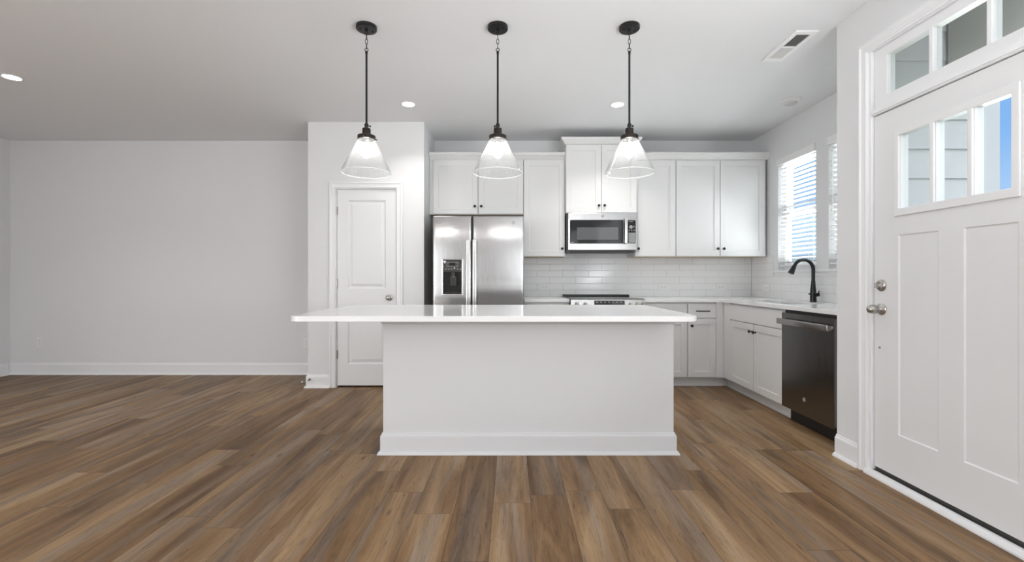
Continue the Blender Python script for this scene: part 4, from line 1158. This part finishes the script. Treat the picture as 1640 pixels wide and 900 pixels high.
# ------------------------------------------------------------------ pendants
PL = ['leftmost black pendant lamp with clear glass cone shade, in front of the pantry door',
      'middle black pendant lamp with clear glass cone shade, in front of the refrigerator cabinets',
      'rightmost black pendant lamp with clear glass cone shade, in front of the microwave cabinet']
def pendant(x, y, label, turn):
    t = thing('pendant_lamp', label, 'lamp', (x, y, CEIL), 'pendant lamps over the island')
    m_ = MB(); m_.lathe([(0, CEIL), (2.55, CEIL), (2.55, CEIL - 0.75), (2.4, CEIL - 0.9), (0.5, CEIL - 0.95), (0, CEIL - 0.95)], (x, y, 0), 'z', 44)
    cn = obj('canopy', m_, M['black'], t, smooth=True)
    for s in (-1, 1):
        m_ = MB(); m_.lathe([(0.26, 0), (0.26, -0.2), (0.12, -0.34), (0, -0.34)], (x + s * 1.5 * math.cos(turn), y + s * 1.5 * math.sin(turn), CEIL - 0.92), 'z', 12); obj('screw', m_, M['bronze'], cn, smooth=True)
    m_ = MB(); m_.lathe([(0.42, 0), (0.42, -0.3), (0.25, -0.5), (0, -0.5)], (x, y, CEIL - 0.92), 'z', 16); m_.ring((x, y, CEIL - 1.75), 0.38, 0.09, 'y', 20, 8); obj('loop', m_, M['black'], cn, smooth=True)
    z = CEIL - 2.62
    for k in range(3):
        m_ = MB(); m_.ring((x, y, z), 0.36, 0.075, 'x' if k % 2 == 0 else 'y', 24, 8, 0.85, 1.9); obj('chain_link', m_, M['black'], t, smooth=True)
        z -= 1.2
    zt = z + 0.45
    m_ = MB(); m_.ring((x, y, zt - 0.15), 0.42, 0.09, 'y', 20, 8); obj('ring', m_, M['black'], t, smooth=True)
    m_ = MB(); m_.tube([(x, y, zt - 0.5), (x, y, zt - 1.1)], [0.3, 0.34], 14); m_.tube([(x, y, zt - 1.1), (x, y, 83.0)], 0.26, 14); obj('rod', m_, M['black'], t, smooth=True)
    m_ = MB(); m_.lathe([(0, 83.6), (0.3, 83.6), (0.5, 83.3), (0.55, 82.95), (0.42, 82.55), (0.3, 82.3), (0, 82.3)], (x, y, 0), 'z', 20)
    c_, s_ = math.cos(turn), math.sin(turn)
    m_.tube([(x, y, 82.95), (x + 0.85 * c_, y + 0.85 * s_, 82.95)], 0.11, 8); m_.tube([(x + 0.85 * c_, y + 0.85 * s_, 82.95), (x + 1.0 * c_, y + 1.0 * s_, 82.95)], 0.3, 10)
    obj('thumb_screw', m_, M['black'], t, smooth=True)
    m_ = MB(); m_.lathe([(0, 82.35), (0.75, 82.35), (1.0, 82.2), (1.03, 82.0), (1.03, 80.7), (1.15, 80.55), (1.9, 80.5), (2.2, 80.35), (2.2, 79.5), (2.05, 79.4), (1.9, 79.4), (1.9, 80.2), (0.9, 80.2), (0, 80.2)], (x, y, 0), 'z', 40)
    so = obj('socket_cup', m_, M['bronze'], t, smooth=True)
    for k in range(3):
        a = turn + 2 * PI * k / 3
        m_ = MB(); m_.tube([(x + 2.15 * math.cos(a), y + 2.15 * math.sin(a), 79.75), (x + 2.6 * math.cos(a), y + 2.6 * math.sin(a), 79.75)], [0.1, 0.16], 8); obj('set_screw', m_, M['bronze'], so, smooth=True)
    # shade: thin glass cone with a thicker rolled rim
    zb, zt2, rb, rt, th = 71.0, 79.9, 6.2, 1.85, 0.11
    n = 12
    outer = [(rt + (rb - rt) * k / n, zt2 + (zb - zt2) * k / n) for k in range(n + 1)]
    inner = [(r_ - th, z_ + 0.02) for r_, z_ in reversed(outer)]
    m_ = MB(); m_.lathe(outer + inner, (x, y, 0), 'z', 64, closed=True)
    sh = obj('glass_shade', m_, M['seeded'], t, smooth=True)
    m_ = MB(); m_.ring((x, y, zb), rb - 0.05, 0.085, 'z', 80, 10); obj('shade_rim', m_, M['rimglass'], sh, smooth=True)
    m_ = MB(); m_.lathe([(0.5, 80.1), (0.52, 79.0), (0.5, 78.6), (0, 78.6)], (x, y, 0), 'z', 20); obj('bulb_base', m_, M['nickel'], t, smooth=True)
    m_ = MB(); m_.lathe([(0.48, 78.6), (0.55, 78.2), (0.85, 77.3), (1.05, 76.5), (1.05, 75.9), (0.8, 75.2), (0.4, 74.85), (0, 74.8)], (x, y, 0), 'z', 28); obj('bulb', m_, M['bulb'], t, smooth=True)
    return t
for k, x in enumerate((-36.7, -3.6, 29.6)): pendant(x, 113.4, PL[k], (0.5, 2.6, 0.2)[k])

# ------------------------------------------------------------------ ceiling fittings
DL = ['round lit recessed downlight above the pantry corner, left of the middle pendant',
      'round lit recessed downlight beside the rightmost pendant rod',
      'round lit recessed downlight far left near the left wall']
for (x, y), lb in zip(((-37.8, 164.0), (38.6, 164.4), (-158.0, 142.0)), DL):
    t = thing('recessed_downlight', lb, 'ceiling light', (x, y, CEIL), 'lit recessed ceiling lights')
    m_ = MB(); m_.lathe([(2.12, CEIL - 0.04), (2.2, CEIL - 0.16), (2.9, CEIL - 0.15), (3.2, CEIL - 0.01), (2.12, CEIL - 0.01)], (x, y, 0), 'z', 44, closed=True); obj('trim_ring', m_, M['plastic'], t, smooth=True)
    m_ = MB(); m_.lathe([(0, CEIL - 0.34), (1.6, CEIL - 0.3), (2.1, CEIL - 0.16), (2.1, CEIL - 0.02), (0, CEIL - 0.02)], (x, y, 0), 'z', 44); obj('lens', m_, M['led'], t, smooth=True)
    d = bpy.data.lights.new('downlight_beam', 'AREA'); d.shape = 'DISK'; d.size = 4.6 * I; d.energy = 7.0 if 0 < x < 60 else 3.5; d.color = (1, 0.98, 0.95); d.spread = math.radians(115)
    o = bpy.data.objects.new('downlight_beam', d); o.location = (x * I, y * I, (CEIL - 0.5) * I); C.objects.link(o)
t = thing('smoke_detector', 'unlit round white disc fitting on the ceiling near the kitchen window', 'detector', (99.6, 160.5, CEIL))
m_ = MB(); m_.lathe([(0, CEIL), (3.4, CEIL), (3.4, CEIL - 0.5), (3.1, CEIL - 0.85), (2.1, CEIL - 1.0), (0, CEIL - 1.0)], (99.6, 160.5, 0), 'z', 40); obj('base', m_, M['plastic'], t, smooth=True)
m_ = MB(); m_.lathe([(0, CEIL - 1.0), (1.95, CEIL - 1.0), (1.9, CEIL - 1.4), (1.6, CEIL - 1.55), (0, CEIL - 1.55)], (99.6, 160.5, 0), 'z', 36); obj('cover', m_, principled('detector_cover', (0.66, 0.66, 0.65), 0.5), t, smooth=True)
# supply vent
t = thing('ceiling_vent', 'white rectangular air supply vent in the ceiling on the right', 'vent', (75.6, 123, CEIL))
T_ = lambda u, d, w: (u, w, d)
m_ = MB(T_); m_.panel(72.7, 78.6, 115.0, 131.0, CEIL - 0.42, 0.40, [], [(73.9, 77.4, 116.6, 122.7), (73.9, 77.4, 123.3, 129.4)]); obj('frame', m_, principled('vent_enamel', (0.93, 0.93, 0.93), 0.35), t, bevel=0.08)
m_ = MB(); m_.box(73.85, 77.45, 116.5, 129.5, CEIL - 0.06, CEIL - 0.005); obj('backing', m_, M['vent_dark'], t)
m_ = MB()
for k in range(18):
    y = 123.3 + 6.1 * (k + 0.5) / 18; m_.prism([(y - 0.2, CEIL - 0.08), (y + 0.16, CEIL - 0.3), (y + 0.2, CEIL - 0.26), (y - 0.16, CEIL - 0.07)], 'yz', 73.9, 77.4)
obj('louvres', m_, principled('vent_louvre', (0.70, 0.70, 0.69), 0.5), t)
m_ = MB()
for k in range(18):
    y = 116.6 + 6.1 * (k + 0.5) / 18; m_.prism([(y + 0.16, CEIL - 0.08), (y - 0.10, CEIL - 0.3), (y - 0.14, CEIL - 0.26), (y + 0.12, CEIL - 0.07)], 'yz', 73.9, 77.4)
obj('louvres', m_, principled('vent_louvre_shade', (0.30, 0.30, 0.30), 0.5), t)  # same louvres as above; the shade on this bank is put into the colour

# ------------------------------------------------------------------ outlets
def outlet(label, T, u, d, w, horiz):
    t = thing('wall_outlet', label, 'outlet', T(u, d, w), 'white duplex wall outlets')
    hw, hh = (2.4, 1.45) if horiz else (1.45, 2.35)
    m_ = MB(T); m_.box(u - hw, u + hw, d - 0.24, d - 0.005, w - hh, w + hh, 0.08); pl = obj('cover_plate', m_, M['plastic'], t)
    for s in (-1, 1):
        cu_, cw = (u + s * 0.78, w) if horiz else (u, w + s * 0.78)
        m_ = MB(T); m_.box(cu_ - (0.55 if horiz else 0.66), cu_ + (0.55 if horiz else 0.66), d - 0.3, d - 0.23, cw - (0.66 if horiz else 0.55), cw + (0.66 if horiz else 0.55), 0.03); r_ = obj('receptacle', m_, M['plastic'], t)
        m_ = MB(T)
        for q in (-0.22, 0.22):
            if horiz: m_.box(cu_ - 0.2, cu_ + 0.12, d - 0.315, d - 0.29, cw + q - 0.05, cw + q + 0.05)
            else: m_.box(cu_ + q - 0.05, cu_ + q + 0.05, d - 0.315, d - 0.29, cw - 0.1, cw + 0.22)
        if horiz: m_.box(cu_ + 0.28, cu_ + 0.42, d - 0.315, d - 0.29, cw - 0.07, cw + 0.07)
        else: m_.box(cu_ - 0.07, cu_ + 0.07, d - 0.315, d - 0.29, cw - 0.42, cw - 0.28)
        obj('slots', m_, M['slot'], r_)
TB = BACK - 0.3
outlet('white outlet on backsplash tile between refrigerator and range', FRONT, 14.9, TB, 40.3, True)
outlet('white outlet on backsplash tile right of the range', FRONT, 69.8, TB, 40.3, True)
outlet('white outlet on backsplash tile near the kitchen corner', FRONT, 96.4, TB, 40.3, True)
outlet('white outlet on the side backsplash below the kitchen window', SIDE, -195.0, XK - 0.3, 40.3, True)
outlet('white outlet low on the blank back wall near the left corner', FRONT, -218.2, BACK, 14.9, False)
outlet('white outlet low on the back wall partly hidden by the pantry corner', FRONT, -95.0, BACK, 14.7, False)

# ------------------------------------------------------------------ door stops on the pantry baseboard
def stop(label, p, axis):
    t = thing('door_stop', label, 'door stop', p, 'small spring door stops')
    dv = Vector((0, -1, 0)) if axis == '-y' else Vector((-1, 0, 0))
    m_ = MB(); m_.lathe([(0, 0), (0.45, 0), (0.42, 0.15), (0.2, 0.25), (0, 0.25)], p, axis, 18); obj('base', m_, M['bronze'], t, smooth=True)
    m_ = MB(); P0 = Vector(p); pts = []
    sx = Vector((1, 0, 0)) if axis == '-y' else Vector((0, 1, 0)); sz = Vector((0, 0, 1))
    for k in range(73):
        a = 2 * PI * k / 8; pts.append(tuple(P0 + dv * (0.2 + 2.1 * k / 72) + (sx * math.cos(a) + sz * math.sin(a)) * 0.2))
    m_.tube(pts, 0.05, 6); obj('spring', m_, M['nickel'], t, smooth=True)
    m_ = MB(); m_.lathe([(0, 2.2), (0.3, 2.2), (0.33, 2.5), (0.3, 2.85), (0, 2.9)], p, axis, 16); obj('tip', m_, M['plastic'], t, smooth=True)
stop('small dark metal door stop facing forward on the pantry corner baseboard', (PX0 - 0.1 + 1.0, PY - 0.6, 3.4), '-y')
stop('small door stop with a white tip pointing left from the pantry corner', (PX0 - 0.6, PY + 1.6, 2.0), '-x')
